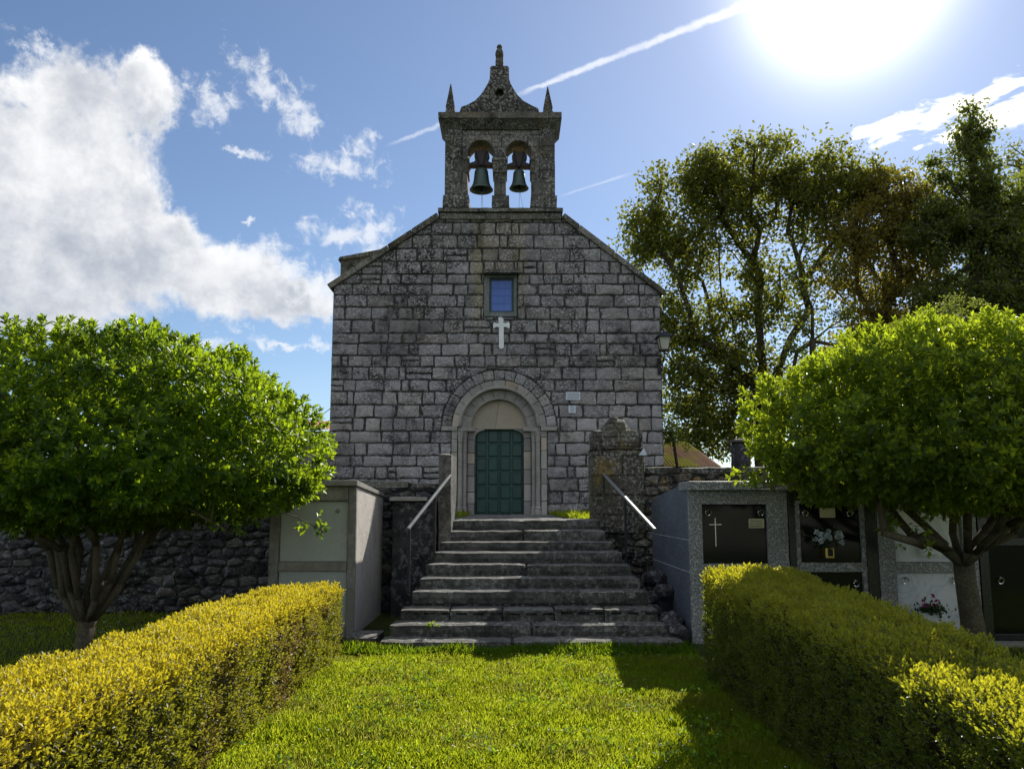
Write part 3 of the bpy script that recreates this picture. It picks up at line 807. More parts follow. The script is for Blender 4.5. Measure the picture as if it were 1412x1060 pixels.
def portal():
    ring = MB(); rng = random.Random(5)
    cnt = 15
    for k in range(cnt):
        b0 = PI*k/cnt; b1 = PI*(k+1)/cnt
        block(ring, arc(PCX, PZS, R_OUT, b0, b1, 3)+arc(PCX, PZS, R_MID+0.01, b1, b0, 3), YF+0.03, YF-0.004, 0.012, 0.007, rng, 0.12, 0.012)
    pr = ring.build('portal', M['church'], church)
    a = MB(); voussoirs(a, PCX, PZS, R_IN, R_MID, YF-0.02, YF+0.4, 11)
    a.build('outer_archivolt', M['portal'], pr, bevel=0.012)
    t = MB(); t.tube([(x, YF-0.0, z) for x, z in arc(PCX, PZS, R_IN+0.03, 0, PI, 40)], 0.045, 8)
    t.tube([(x, YF+0.20, z) for x, z in arc(PCX, PZS, R_TY+0.02, 0, PI, 40)], 0.035, 8)
    t.build('roll_moulding', M['portal'], pr, smooth=True)
    b = MB(); voussoirs(b, PCX, PZS, R_TY+0.005, R_IN-0.002, YF+0.16, YF+0.42, 9)
    b.build('inner_archivolt', M['portal'], pr, bevel=0.012)
    ty = MB()
    half = [(PCX+R_TY, PZS), *arc(PCX, PZS, R_TY, 0, PI/2, 12)[1:], (PCX-0.004, PZS)][0:]
    seam = 0.004
    q1 = [(PCX+seam-0.12, PZS-0.03)] + [(PCX+R_TY, PZS-0.03)] + arc(PCX, PZS, R_TY, 0, PI*0.49, 12) + [(PCX+seam, PZS+R_TY-0.005)]
    q2 = [(PCX-seam-0.12, PZS-0.03), (PCX-seam, PZS+R_TY-0.005)] + arc(PCX, PZS, R_TY, PI*0.51, PI, 12) + [(PCX-R_TY, PZS-0.03)]
    ty.prism(q1, YF+0.33, YF+0.45); ty.prism(q2, YF+0.335, YF+0.45)
    ty.build('tympanum', M['tympanum'], pr)
    # jambs, columns, imposts, corbels
    dz0 = fz(709)
    HW = 34.5*KX
    for s in (-1, 1):
        j = MB(); cols = []; im = MB()
        def bx(a, b_, y0, y1, z0, z1):
            xa, xb = sorted((PCX+s*a, PCX+s*b_)); return xa, xb, y0, y1, z0, z1
        z = dz0 - 0.05; rr = random.Random(9+s)
        while z < PZS-0.12:     # coursed inner jamb
            h = min(rr.uniform(0.3, 0.5), PZS-0.10-z)
            j.rbox(*bx(HW-0.005+rr.uniform(0, 0.006), HW+0.19, YF+0.235+rr.uniform(-0.006, 0.006), YF+0.5, z, z+h-0.008), 0.2, 0.004, seed=z)
            j.rbox(*bx(R_IN+0.10, R_MID+0.02, YF-0.012+rr.uniform(-0.006, 0.006), YF+0.5, z, z+h-0.008), 0.2, 0.004, seed=z+3)
            j.rbox(*bx(HW+0.191, R_IN+0.099, YF+0.30, YF+0.5, z, z+h-0.008), 0.3, 0.003, seed=z+5)
            z += h
        for (r_, yy) in ((HW+0.275, YF+0.15), (R_IN+0.02, YF+0.05)):
            c = MB(); X = PCX+s*r_
            prof = [(0.085, 0), (0.085, 0.12), (0.075, 0.14), (0.09, 0.17), (0.066, 0.21), (0.062, PZS-dz0-0.42), (0.075, PZS-dz0-0.40), (0.064, PZS-dz0-0.37), (0.085, PZS-dz0-0.22), (0.105, PZS-dz0-0.13)]
            c.lathe(prof, X, yy, dz0+0.0, 16); c.box(X-0.11, X+0.11, yy-0.10, yy+0.12, dz0-0.06, dz0+0.0)
            cols.append(c)
        im.rbox(*bx(HW-0.03, R_IN+0.09, YF+0.02, YF+0.5, PZS-0.125, PZS-0.002), 0.2, 0.005, seed=2)
        im.rbox(*bx(R_IN+0.091, R_OUT+0.02, YF-0.07, YF+0.3, PZS-0.12, PZS+0.01), 0.2, 0.006, seed=4)
        # shoulder corbel under the lintel
        n = 8; top = fz(590.5); cw, chh = 0.27, 0.24
        pts = [(PCX+s*(HW+0.02), top), (PCX+s*(HW-cw), top)] + [(PCX+s*(HW-cw+0.015+cw*math.sin(t_)*0.95), top-0.03-chh*(1-math.cos(t_))) for t_ in [PI/2*k/n for k in range(n+1)]] + [(PCX+s*(HW+0.02), top-chh-0.03)]
        im.prism(pts, YF+0.236, YF+0.49)
        j.build('jamb', M['portal'], pr)
        for c in cols: c.build('column', M['portal'], pr, smooth=False)
        im.build('impost', M['portal'], pr)
    li = MB(); li.rbox(PCX-R_IN+0.02, PCX+R_IN-0.02, YF+0.245, YF+0.5, fz(590.3), PZS-0.031, 0.2, 0.003)
    li.build('lintel', M['portal'], pr)
    # door: two leaves of raised panels
    door = MB(); zt = fz(589); YD = YF+0.40
    door.box(PCX-HW, PCX-0.004, YD, YD+0.06, dz0, zt); door.box(PCX+0.004, PCX+HW, YD, YD+0.06, dz0, zt)
    d = door.build('door', M['door'], church, bevel=0.006)
    for s in (-1, 1):
        for row in range(6):
            za = dz0+0.03+(zt-dz0)*row/6.1; zb = za+(zt-dz0)/6.1-0.035
            for cidx in range(2):
                xa = PCX+s*(0.03+cidx*(HW-0.02)/2); xb = PCX+s*(0.03+cidx*(HW-0.02)/2+(HW-0.02)/2-0.05)
                xa, xb = sorted((xa, xb))
                e = MB(); e.add([(xa,YD-0.002,za),(xb,YD-0.002,za),(xb,YD-0.002,zb),(xa,YD-0.002,zb),(xa+.03,YD-0.03,za+.03),(xb-.03,YD-0.03,za+.03),(xb-.03,YD-0.03,zb-.03),(xa+.03,YD-0.03,zb-.03)],
                              [(4,5,6,7),(0,1,5,4),(1,2,6,5),(2,3,7,6),(3,0,4,7)])
                e.build('door_panel', M['door'], d)
    kn = MB(); kn.lathe([(0.03,0),(0.03,0.02),(0.0,0.03)], 0, 0, 0, 10)
    kn.v = [(PCX+0.09+v[0], YD-0.005-v[2], dz0+1.05+v[1]) for v in kn.v]
    kn.build('handle', M['iron'], d)
    sl = MB(); sl.rbox(PCX-HW-0.28, PCX+HW+0.28, YF-0.35, YF+0.48, TERR-0.1, dz0-0.005, 0.15, 0.008)
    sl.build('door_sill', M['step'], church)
portal()

def church_body():
    # nave walls and roof running back from the front
    mb = MB()
    YB = 35.0
    mb.box(XL+0.02, XL+0.6, YF+0.56, YB, ZB-0.3, zEL-0.25); mb.box(XR-0.6, XR-0.02, YF+0.56, YB, ZB-0.3, zER-0.25)
    mb.prism([(XL+0.02, ZB-0.3), (XR-0.02, ZB-0.3), (XR-0.02, zER-0.2), ((XL+XR)/2, zG+0.0), (XL+0.02, zEL-0.2)], YB, YB+0.6)
    mb.build('nave_wall', M['tower'], church)
    r = MB()
    for (xe, ze, s) in ((XL, zEL, -1), (XR, zER, 1)):
        xm, zm = (XL+XR)/2, zG+0.05
        # slightly wavy rows of tiles
        n = 26
        for k in range(n):
            ya = YF+0.66+(YB+0.4-YF-0.66)*k/n; yb = YF+0.66+(YB+0.4-YF-0.66)*(k+1)/n-0.02
            y_ = [ya, (ya+yb)/2, yb]; zz = [0, 0.07, 0]
            vs = []; 
            for i in range(3):
                vs += [(xe+s*0.12, y_[i], ze-0.28+zz[i]), (xm, y_[i], zm-0.06+zz[i])]
            r.add(vs, [(0,1,3,2),(2,3,5,4)] if s < 0 else [(0,2,3,1),(2,4,5,3)])
    r.build('roof', M['tile'], church)
    # side chapel block rising behind the left slope
    Yc = 24.0
    p = [W(470, 357, Yc), W(520, 349, Yc), W(545, 344, Yc), W(560, 344, Yc)]
    c = MB(); base = [(p[0][0], ZB-0.3), p[0], p[1], p[2], p[3], (p[3][0]+0.8, p[3][1]), (p[3][0]+0.8, ZB-0.3)]
    c.prism(base, Yc, Yc+5); 
    c.build('side_chapel_wall', M['tower'], church)
    k = MB()
    q = [(p[0][0]-0.08, p[0][1]-0.06), (p[0][0]-0.03, p[0][1]+0.05), (p[1][0], p[1][1]+0.09), (p[2][0], p[2][1]+0.08), (p[3][0]+0.8, p[3][1]+0.08), (p[3][0]+0.8, p[3][1]-0.06), (p[1][0], p[1][1]-0.08)]
    k.prism(q, Yc-0.07, Yc+5.05)
    k.build('side_chapel_coping', M['cornice'], church, bevel=0.02)
    pl = MB(); pl.rbox(XL-0.10, PCX-R_OUT-0.25, YF-0.14, YF+0.015, ZB-0.2, fz(692), 0.25, 0.012); pl.build('plinth', M['church'], church); pl = MB()
    pl.rbox(PCX+R_OUT+0.1, XR+0.08, YF-0.12, YF+0.015, ZB-0.2, fz(694), 0.25, 0.012, seed=3)
    pl.build('plinth', M['church'], church)
church_body()

# ------------------------------------------------------------------ bell gable
def tower():
    Y0, Y1 = YF-0.06, YF+0.66
    def P(px, py, Y=Y0): return W(px, py, Y)
    zb = WZ(286, Y0-0.12); zt = WZ(163, Y0)
    XA, XB = WX(613.6, 230, Y0), WX(765, 230, Y0)
    root_ = MB()
    # ledge under the tower
    zl0, zl1 = WZ(301, YF-0.12), WZ(286, YF-0.15)
    Ll, Lr = WX(603, 293, YF-0.15), WX(777, 293, YF-0.15)
    root_.rbox(Ll, Lr, YF-0.17, YF+0.82, zl1-0.13, zl1, 0.2, 0.012); root_.rbox(Ll+0.05, Lr-0.05, YF-0.10, YF+0.78, zl0-0.02, zl1-0.13, 0.2, 0.012, seed=2)
    bt = root_.build('bell_gable', M['cornice'], church)
    cyl = WZ(212.5, Y0); 
    o1 = (WX(644.5, 240, Y0), WX(681.3, 240, Y0)); o2 = (WX(697.6, 240, Y0), WX(733, 240, Y0))
    holes = []
    for (a, b) in (o1, o2):
        r = (b-a)/2; c = (a+b)/2
        holes.append((a, b, r, c))
    zs = WZ(193, Y0)-holes[0][2]
    outer = [(XA, zl1), ]
    poly = [(XA, zl1)]
    for (a, b, r, c) in holes:
        poly += [(a, zl1)] + list(reversed(arc(c, zs, r, 0, PI, 16))) + [(b, zl1)]
    poly += [(XB, zl1), (XB, zt), (XA, zt)]
    m = MB(); m.prism(poly, Y0, Y1)
    m.build('arcade_wall', M['tower'], bt, bevel=0.015)
    pil = MB()
    XP1, XP2 = WX(636.5, 230, Y0), WX(744, 230, Y0)
    for (a, b) in ((XA-0.012, XP1), (XP2, XB+0.012)):
        pil = MB(); pil.rbox(a, b, Y0-0.06, Y1+0.06, zl1, zt-0.02, 0.25, 0.01, seed=a); pil.build('pilaster', M['tower'], bt)
    ft = MB(); zf = WZ(270.5, Y0)
    for (pa, pb) in ((609.8, 647.3), (677.5, 702.7), (731.5, 768.6)):
        ft = MB(); ft.rbox(WX(pa, 278, Y0-0.1), WX(pb, 278, Y0-0.1), Y0-0.10, Y1+0.1, zl1-0.005, zf, 0.18, 0.012, seed=pa); ft.build('pier_base', M['tower'], bt)
    ip = MB()
    for (pa, pb) in ((641, 646.8), (679, 699.6), (731, 736)):
        ip = MB(); ip.rbox(WX(pa, 225, Y0), WX(pb, 225, Y0), Y0-0.05, Y1-0.1, WZ(239, Y0), WZ(222, Y0), 0.15, 0.008, seed=pb)
        ip.rbox(WX(pa, 225, Y0)-0.03, WX(pb, 225, Y0)+0.02, Y0-0.08, Y1-0.08, WZ(222.5, Y0)+0.003, WZ(219, Y0)+0.01, 0.15, 0.008, seed=pb+1)
        ip.build('impost_block', M['cornice'], bt)
    co = MB(); Yc = YF-0.34
    xa, xb = WX(603.5, 158, Yc), WX(775.5, 158, Yc); zc = WZ(153.5, Yc); z2 = WZ(163, Yc)
    co.rbox(xa, xb, Yc, YF+0.95, z2, zc, 0.2, 0.014, seed=7)
    # sloping bed mould under the slab, as a hipped frustum
    zq = z2-0.22; i = 0.17
    co.add([(xa+.02,Yc+.02,z2),(xb-.02,Yc+.02,z2),(xb-.02,YF+.93,z2),(xa+.02,YF+.93,z2),(xa+i,Yc+i+.05,zq),(xb-i,Yc+i+.05,zq),(xb-i,YF+.78,zq),(xa+i,YF+.78,zq)],
           [(4,7,6,5),(0,4,5,1),(1,5,6,2),(2,6,7,3),(3,7,4,0)])
    co.build('cornice', M['cornice'], bt)
    pe = MB(); Yp = YF-0.12
    prof = [(632,152),(636,147),(645,144),(655,138.5),(663,130),(669,121),(673,114),(675.3,108),(675.8,92.5),(678,90.6)]
    left = [W(a, b, Yp) for a, b in prof]
    prof_r = [(745.5,152.5),(742,149),(733,145),(722,139),(714,131),(708,122),(703.8,114),(702.2,108),(701.8,92.5),(699.5,90.6)]
    right = [W(a, b, Yp) for a, b in prof_r]
    outer = [(left[0][0], zc)] + left[1:] + right[::-1][:-1] + [(right[0][0], zc)]
    hc = W(688.7, 127.7, Yp)
    pe.plate(outer, [arc(hc[0], hc[1], 0.125, 0, 2*PI, 16)[:-1]], Yp, Yp+0.5)
    pe.box(hc[0]-0.2, hc[0]+0.2, Yp+0.25, Yp+0.3, hc[1]-0.2, hc[1]+0.2)
    pe.build('pediment', M['tower'], bt, bevel=0.02)
    fi = MB(); c = W(688.7, 85, Yp+0.25); z0 = WZ(91.5, Yp+0.2); z9 = WZ(63, Yp+0.25); H = z9-z0
    fi.rbox(c[0]-0.12, c[0]+0.12, Yp+0.12, Yp+0.38, z0-0.02, z0+H*0.36, 0.1, 0.01)
    pr = [(0.06,H*.36),(0.085,H*.42),(0.12,H*.5),(0.125,H*.62),(0.10,H*.75),(0.065,H*.84),(0.085,H*.9),(0.07,H*.98),(0.0,H)]
    fi.lathe(pr, c[0], Yp+0.25, z0, 12)
    fi.build('finial', M['cornice'], bt)
    for (pa, pt, pw) in ((621.6, 117, 14.2), (755.2, 121, 14.6)):
        k = MB(); X = WX(pa, 140, YF); zt_ = WZ(pt, YF); zb_ = zc; w = pw*KX/2*1.0; hh = zt_-zb_
        pr = [(w*1.38,0),(w*1.38,hh*.10),(w*1.15,hh*.13),(w*1.32,hh*.22),(w*1.2,hh*.3),(w*0.12,hh*.99),(0,hh)]
        k.lathe(pr, X, YF-0.05, zb_, 4)
        a = PI/4
        k.v = [(X+(v[0]-X)*math.cos(a)-(v[1]-YF+.05)*math.sin(a), YF-.05+(v[0]-X)*math.sin(a)+(v[1]-YF+.05)*math.cos(a), v[2]) for v in k.v]
        k.build('pinnacle', M['cornice'], bt, bevel=0.01)
tower()

def bells():
    YB = YF+0.30
    for (name, cx, ytop, ym, hw, dx, lab) in (('church_bell', 663.8, 232.5, 262.5, 17.2, 0, 'larger green bronze bell hanging in the left arch of the bell gable'),
                                      ('church_bell', 715.6, 235, 260.5, 14.2, 51.6, 'smaller green bronze bell hanging in the right arch of the bell gable')):
        X = WX(cx, 248, YB); zt = WZ(ytop, YB); zm = WZ(ym, YB); r = hw*KX*1.0; H = zt-zm
        root = thing(name, (X, YB, zt), lab, 'bell', 'bells in the bell gable')
        pr = [(r,0),(r*1.0,H*.03),(r*.86,H*.13),(r*.74,H*.26),(r*.66,H*.45),(r*.62,H*.65),(r*.59,H*.82),(r*.52,H*.92),(r*.34,H*.98),(0.001,H)]
        prin = [(0.001,H*.9),(r*.5,H*.82),(r*.56,H*.6),(r*.62,H*.4),(r*.72,H*.2),(r*.94,H*.0)]
        b = MB(); b.lathe(prin[::1]+pr, X, YB, zm, 28, cap=False)
        b.build('bell_body', M['bell'], root, smooth=True)
        cl = MB(); cl.tube([(X+.01, YB, zm+H*.8), (X+.01, YB, zm-0.02)], 0.02, 6); cl.lathe([(0.0,-.08),(0.05,-.05),(0.055,0),(0.03,.05),(0,.06)], X+.01, YB, zm, 8)
        cl.build('clapper', M['iron'], root)
        yk = [(659,210),(669.8,210),(673,212.5),(675.2,216),(673.5,220),(671.3,222.6),(674,225.3),(679.5,227.6),(679.7,230.6),(647.3,230.6),(647.5,227.6),(654,225.3),(657,222.6),(655.3,220),(654.2,216),(656,212)]
        y = MB(); y.prism([W(a+dx, q+(1.5 if dx else 0), YB) for a, q in yk], YB-0.13, YB+0.13)
        y.build('headstock', M['wood'], root, bevel=0.01)
        st = MB()
        for s in (-1, 1):
            a = W(cx+s*7.5, 211, YB); q = W(cx+s*1.8, 233, YB)
            st.tube([(a[0], YB-0.15, a[1]), (q[0], YB-0.15, q[1])], 0.018, 6)
        st.tube([(X, YB-0.15, zt+0.05), (X, YB, zt-0.05)], 0.03, 6)
        ax = W(cx, 229, YB)[1]; st.tube([(X-0.46, YB, ax), (X+0.46, YB, ax)], 0.025, 6)
        st.build('iron_strap', M['iron'], root)
        rp = MB(); zl = WZ(287, YB)
        rp.tube([(X+.02, YB, zm-.05), (X+.0, YB-0.05, zl)], 0.006, 4); rp.tube([(X+.02, YB, zm-.05), (X+(.12 if dx else .05), YB+0.05, zl)], 0.006, 4)
        rp.build('bell_rope', M['rail'], root)
bells()

def plaques():
    for (a, b, c, d, rows, lab) in ((780.3, 800, 540.3, 551.5, 4, 'wide white enamel plaque with lines of small writing right of the church arch'),
                                  (783.8, 793.8, 559.3, 569.5, 4, 'small square white plate below the wide plaque on the church wall')):
        x0, z1 = W(a, c, YF-0.03); x1, z0 = W(b, d, YF-0.03)
        t = thing('wall_plaque', ((x0+x1)/2, YF-0.03, z0), lab, 'plaque')
        MB().box(x0, x1, YF-0.045, YF-0.02, z0, z1).build('plate', M['enamel'], t, bevel=0.003)
        l = MB(); rng = random.Random(int(a)); m_ = 0.02; h = (z1-z0-2*m_)/rows
        for r_ in range(rows):
            x = x0+m_+rng.uniform(0.0, 0.04)
            while x < x1-m_-0.03:
                w = rng.uniform(0.012, 0.05); zz = z1-m_-h*(r_+0.5)
                l.box(x, min(x+w, x1-m_), YF-0.047, YF-0.0455, zz-h*0.2, zz+h*0.2); x += w+0.008
        l.build('lettering', M['ink'], t)
plaques()

def lantern():
    Yl = YF-0.48
    X = WX(915.5, 475, Yl)
    t = thing('wall_lantern', (X, YF, WZ(505, YF)), 'black iron wall lantern with milky panes on the right corner of the church', 'lantern')
    z1, z0 = WZ(466, Yl), WZ(482.5, Yl)
    wt, wb = 8.2*KX, 5.0*KX
    def fr(mb, w0, za, w1, zb):
        mb.add([(X-w0,Yl-w0,za),(X+w0,Yl-w0,za),(X+w0,Yl+w0,za),(X-w0,Yl+w0,za),(X-w1,Yl-w1,zb),(X+w1,Yl-w1,zb),(X+w1,Yl+w1,zb),(X-w1,Yl+w1,zb)],
               [(0,3,2,1),(4,5,6,7),(0,1,5,4),(1,2,6,5),(2,3,7,6),(3,0,4,7)])
    g_ = MB(); fr(g_, wb-.01, z0+.01, wt-.01, z1-.005); g_.build('glass', M['lampglass'], t)
    c = MB(); fr(c, 11.4*KX, z1, 10.8*KX, z1+0.03); fr(c, 10.6*KX, z1+.031, 3.6*KX, z1+0.15); fr(c, 2.8*KX, z1+.151, 1.0*KX, z1+.20)
    c.lathe([(0.02,0),(0.035,.03),(0.0,.06)], X, Yl, z1+.2, 8)
    c.build('cap', M['iron'], t)
    f = MB()
    for sx in (-1, 1):
        for sy in (-1, 1): f.tube([(X+sx*wb, Yl+sy*wb, z0), (X+sx*wt, Yl+sy*wt, z1)], 0.012, 5)
    fr(f, wb+.02, z0-.03, wb+.02, z0+.008)
    f.build('cage', M['iron'], t)
    b = MB(); XB = WX(909, 505, YF); zc = WZ(517, YF); zd = WZ(494, YF)
    b.box(XB-0.05, XB+0.05, YF-0.045, YF-0.005, zc, zd)
    b.tube([(XB, YF-.03, zd-.05), (XB, YF-.16, zd-.16), (XB+.04, YF-.34, zd-.12), (X, Yl, z0-.16), (X, Yl, z0-.02)], 0.02, 6)
    b.tube([(XB, YF-.03, zc+.04), (XB+.03, YF-.22, zc+.10), (X, Yl, z0-.16)], 0.014, 6)
    b.build('bracket', M['iron'], t)
lantern()

def rubble_cells(mb, x0, x1, z0, z1, yb, yf, sx=0.25, sz=0.14, gap=0.008, jit=0.009, seed=1, bulge=0.035, ydir=-1):
    rng = random.Random(seed); nx = int((x1-x0)/sx)+1; nz = max(2, int((z1-z0)/sz)+1)
    pts = {}
    for j in range(-1, nz+1):
        for i in range(-1, nx+1):
            pts[i, j] = (x0+(i+0.5+(0.5 if j % 2 else 0)+rng.uniform(-.42, .42))*sx, z0+(j+0.5+rng.uniform(-.36, .36))*sz)
    A = sz/sx
    for (i, j), p in pts.items():
        if rng.random() < 0.0: continue
        poly = [(max(x0, p[0]-sx*1.6), max(z0, p[1]-sz*1.6)), (min(x1, p[0]+sx*1.6), max(z0, p[1]-sz*1.6)), (min(x1, p[0]+sx*1.6), min(z1, p[1]+sz*1.6)), (max(x0, p[0]-sx*1.6), min(z1, p[1]+sz*1.6))]
        if poly[0][0] >= poly[1][0] or poly[0][1] >= poly[2][1]: continue
        for di in (-2, -1, 0, 1, 2):
            for dj in (-2, -1, 0, 1, 2):
                q = pts.get((i+di, j+dj))
                if q is None or (di == 0 and dj == 0): continue
                dx, dz = (q[0]-p[0])*A*A, (q[1]-p[1])          # bisector in the stretched metric
                mx, mz = (p[0]+q[0])/2, (p[1]+q[1])/2
                poly = clip_half(poly, dx, dz, dx*mx+dz*mz)
                if len(poly) < 3: break
            if len(poly) < 3: break
        if len(poly) >= 3: block(mb, poly, yb, yf, gap*rng.uniform(.6, 1.6), jit, rng, 0.09, bulge*rng.uniform(.4, 1.5), ydir)

# ------------------------------------------------------------------ retaining walls, gate posts
YW = 12.0
def rubble_wall(name, x0, x1, ztop, mat, label, seed, y0=YW, y1=YW+0.6, cap=True, warm=False):
    t = thing(name, ((x0+x1)/2, y0, 0), label, 'wall')
    b = MB(); b.box(x0+0.02, x1-0.02, y0+0.022, y1-0.03, -0.1, ztop-0.02)
    b.build('wall_core', M['mortar'], t)
    m = MB(); rubble_cells(m, x0, x1, 0.0, ztop-0.05, y0+0.05, y0, seed=seed)
    m.build('stone_facing', mat, t)
    # back face toward the churchyard
    b2 = MB(); masonry(b2, x0, x1, TERR-0.1, ztop, y1-0.05, y1, ch=(0.18, 0.3), bw=(0.3, 0.8), gap=0.012, jit=0.016, seed=seed+1, bulge=-0.03, slant=0.03)
    b2.build('stone_facing', mat, t)
    if cap:
        c = MB(); rng = random.Random(seed+2); x = x0
        while x < x1-0.02:
            w = min(rng.uniform(0.4, 0.95), x1-x)
            c.rbox(x+.004, x+w-.008, y0-0.03+rng.uniform(-.02, .02), y1+0.03, ztop-0.10, ztop+rng.uniform(-.015, .03), 0.14, 0.016, seed=x); x += w
        c.build('coping', M['cornice'], t)
    return t
XSL, XSR = -1.00, WX(818, 690, YW)
zWL = WZ(665, YW); zWR = WZ(645, YW)
rubble_wall('retaining_wall', -16, XSL-0.05, zWL, M['rubble'], 'long dark rubble retaining wall left of the stairs behind the left round tree', 21)
rubble_wall('retaining_wall', XSR+0.10, 16, zWR, M['rubble_warm'], 'mossy dark stone retaining wall right of the stairs behind the granite tombs', 31)

def gate_posts():
    t = thing('gate_post', (-0.95, 11.5, 1.2), 'tall plain granite slab post at the top left of the stairs', 'gate post', None)
    xa = WX(605, 660, 11.3); xb = WX(622, 660, 11.3)
    zt = WZ(624, 11.3)
    m = MB()
    # slab running back from the stairs, its inner face turning slightly outward
    n = 8; vs = []; fs = []
    for k in range(n+1):
        f = k/n; z = 0.6+(zt-0.6)*f
        def nz_(x, y): 
            v = noise.noise_vector(Vector((x*2, y*2, z*2)))*0.012; return (x+v.x, y+v.y, z + (0.03*math.sin(x*30) if k == n else 0))
        vs += [nz_(xa, 11.3), nz_(xb, 11.3), nz_(xb+0.02, 12.1), nz_(xb-0.03, 12.75), nz_(xa, 12.75)]
    for k in range(n):
        for i in range(5): fs.append((k*5+i, k*5+(i+1)%5, (k+1)*5+(i+1)%5, (k+1)*5+i))
    vs.append(((xa+xb)/2, 12.0, zt+0.035)); top = len(vs)-1
    for i in range(5): fs.append((n*5+i, n*5+(i+1)%5, top))
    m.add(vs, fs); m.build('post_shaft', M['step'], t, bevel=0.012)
    # right: broad block pillar with an overgrown, broken top
    X0, X1 = WX(817, 650, YW-0.06), WX(889, 610, YW-0.06)
    zt2 = WZ(592, YW-.06); zsh = WZ(619, YW)
    t2 = thing('gate_post', ((X0+X1)/2, YW, 0.6), 'broad squat stone gate post with an ochre mossy stump on top right of the stairs', 'gate post')
    m = MB(); m.rbox(X0, X1, YW-0.07, YW+0.66, 1.2, zsh, 0.11, 0.018, seed=4)
    m.rbox(X0+.0, WX(887, 600, YW), YW-0.05, YW+0.62, zsh+0.02, zt2, 0.11, 0.016, seed=8)
    m.rbox(X0-.02, X1+.02, YW-0.10, YW+0.68, zsh-0.02, zsh+0.03, 0.1, 0.014, seed=12)
    m.build('post_shaft', M['rubble_warm'], t2)
    s = MB(); cxp = WX(851, 585, YW); 
    vs = []; fs = []; n1, n2 = 14, 7
    for j in range(n2+1):
        ph = PI/2*j/n2
        for i in range(n1):
            a = 2*PI*i/n1
            p = Vector((0.225*math.cos(a)*math.cos(ph), 0.22*math.sin(a)*math.cos(ph), 0.245*math.sin(ph)))
            p *= 1+0.22*noise.noise(p*9)
            vs.append((cxp+p.x, YW+0.22+p.y, zt2-0.03+p.z))
    for j in range(n2):
        for i in range(n1): fs.append((j*n1+i, j*n1+(i+1)%n1, (j+1)*n1+(i+1)%n1, (j+1)*n1+i))
    s.add(vs, fs); s.build('broken_stump', M['rubble_warm'], t2)
    c = MB(); a = W(880.5, 627.5, YW-.1); b = W(892, 627.5, YW-.1); q = W(887.5, 617.5, YW-.1)
    c.prism([a, b, q], YW-0.125, YW-0.10)
    c.build('pale_chip', M['enamel'], t2)
    # pillar further along the wall
    X = WX(1024, 640, YW+.2); z1 = WZ(605, YW+.2)
    m = MB(); m.rbox(X-0.13, X+0.13, YW+0.15, YW+0.45, zWR-0.03, z1-0.06, 0.1, 0.012); m.rbox(X-0.17, X+0.17, YW+0.11, YW+0.49, z1-0.06, z1, 0.1, 0.01)
    tag(m.build('stone_pillar', M['rubble'], None, (X, YW+0.3, zWR)), 'short dark square stone pillar standing on the right retaining wall', 'pillar')
gate_posts()

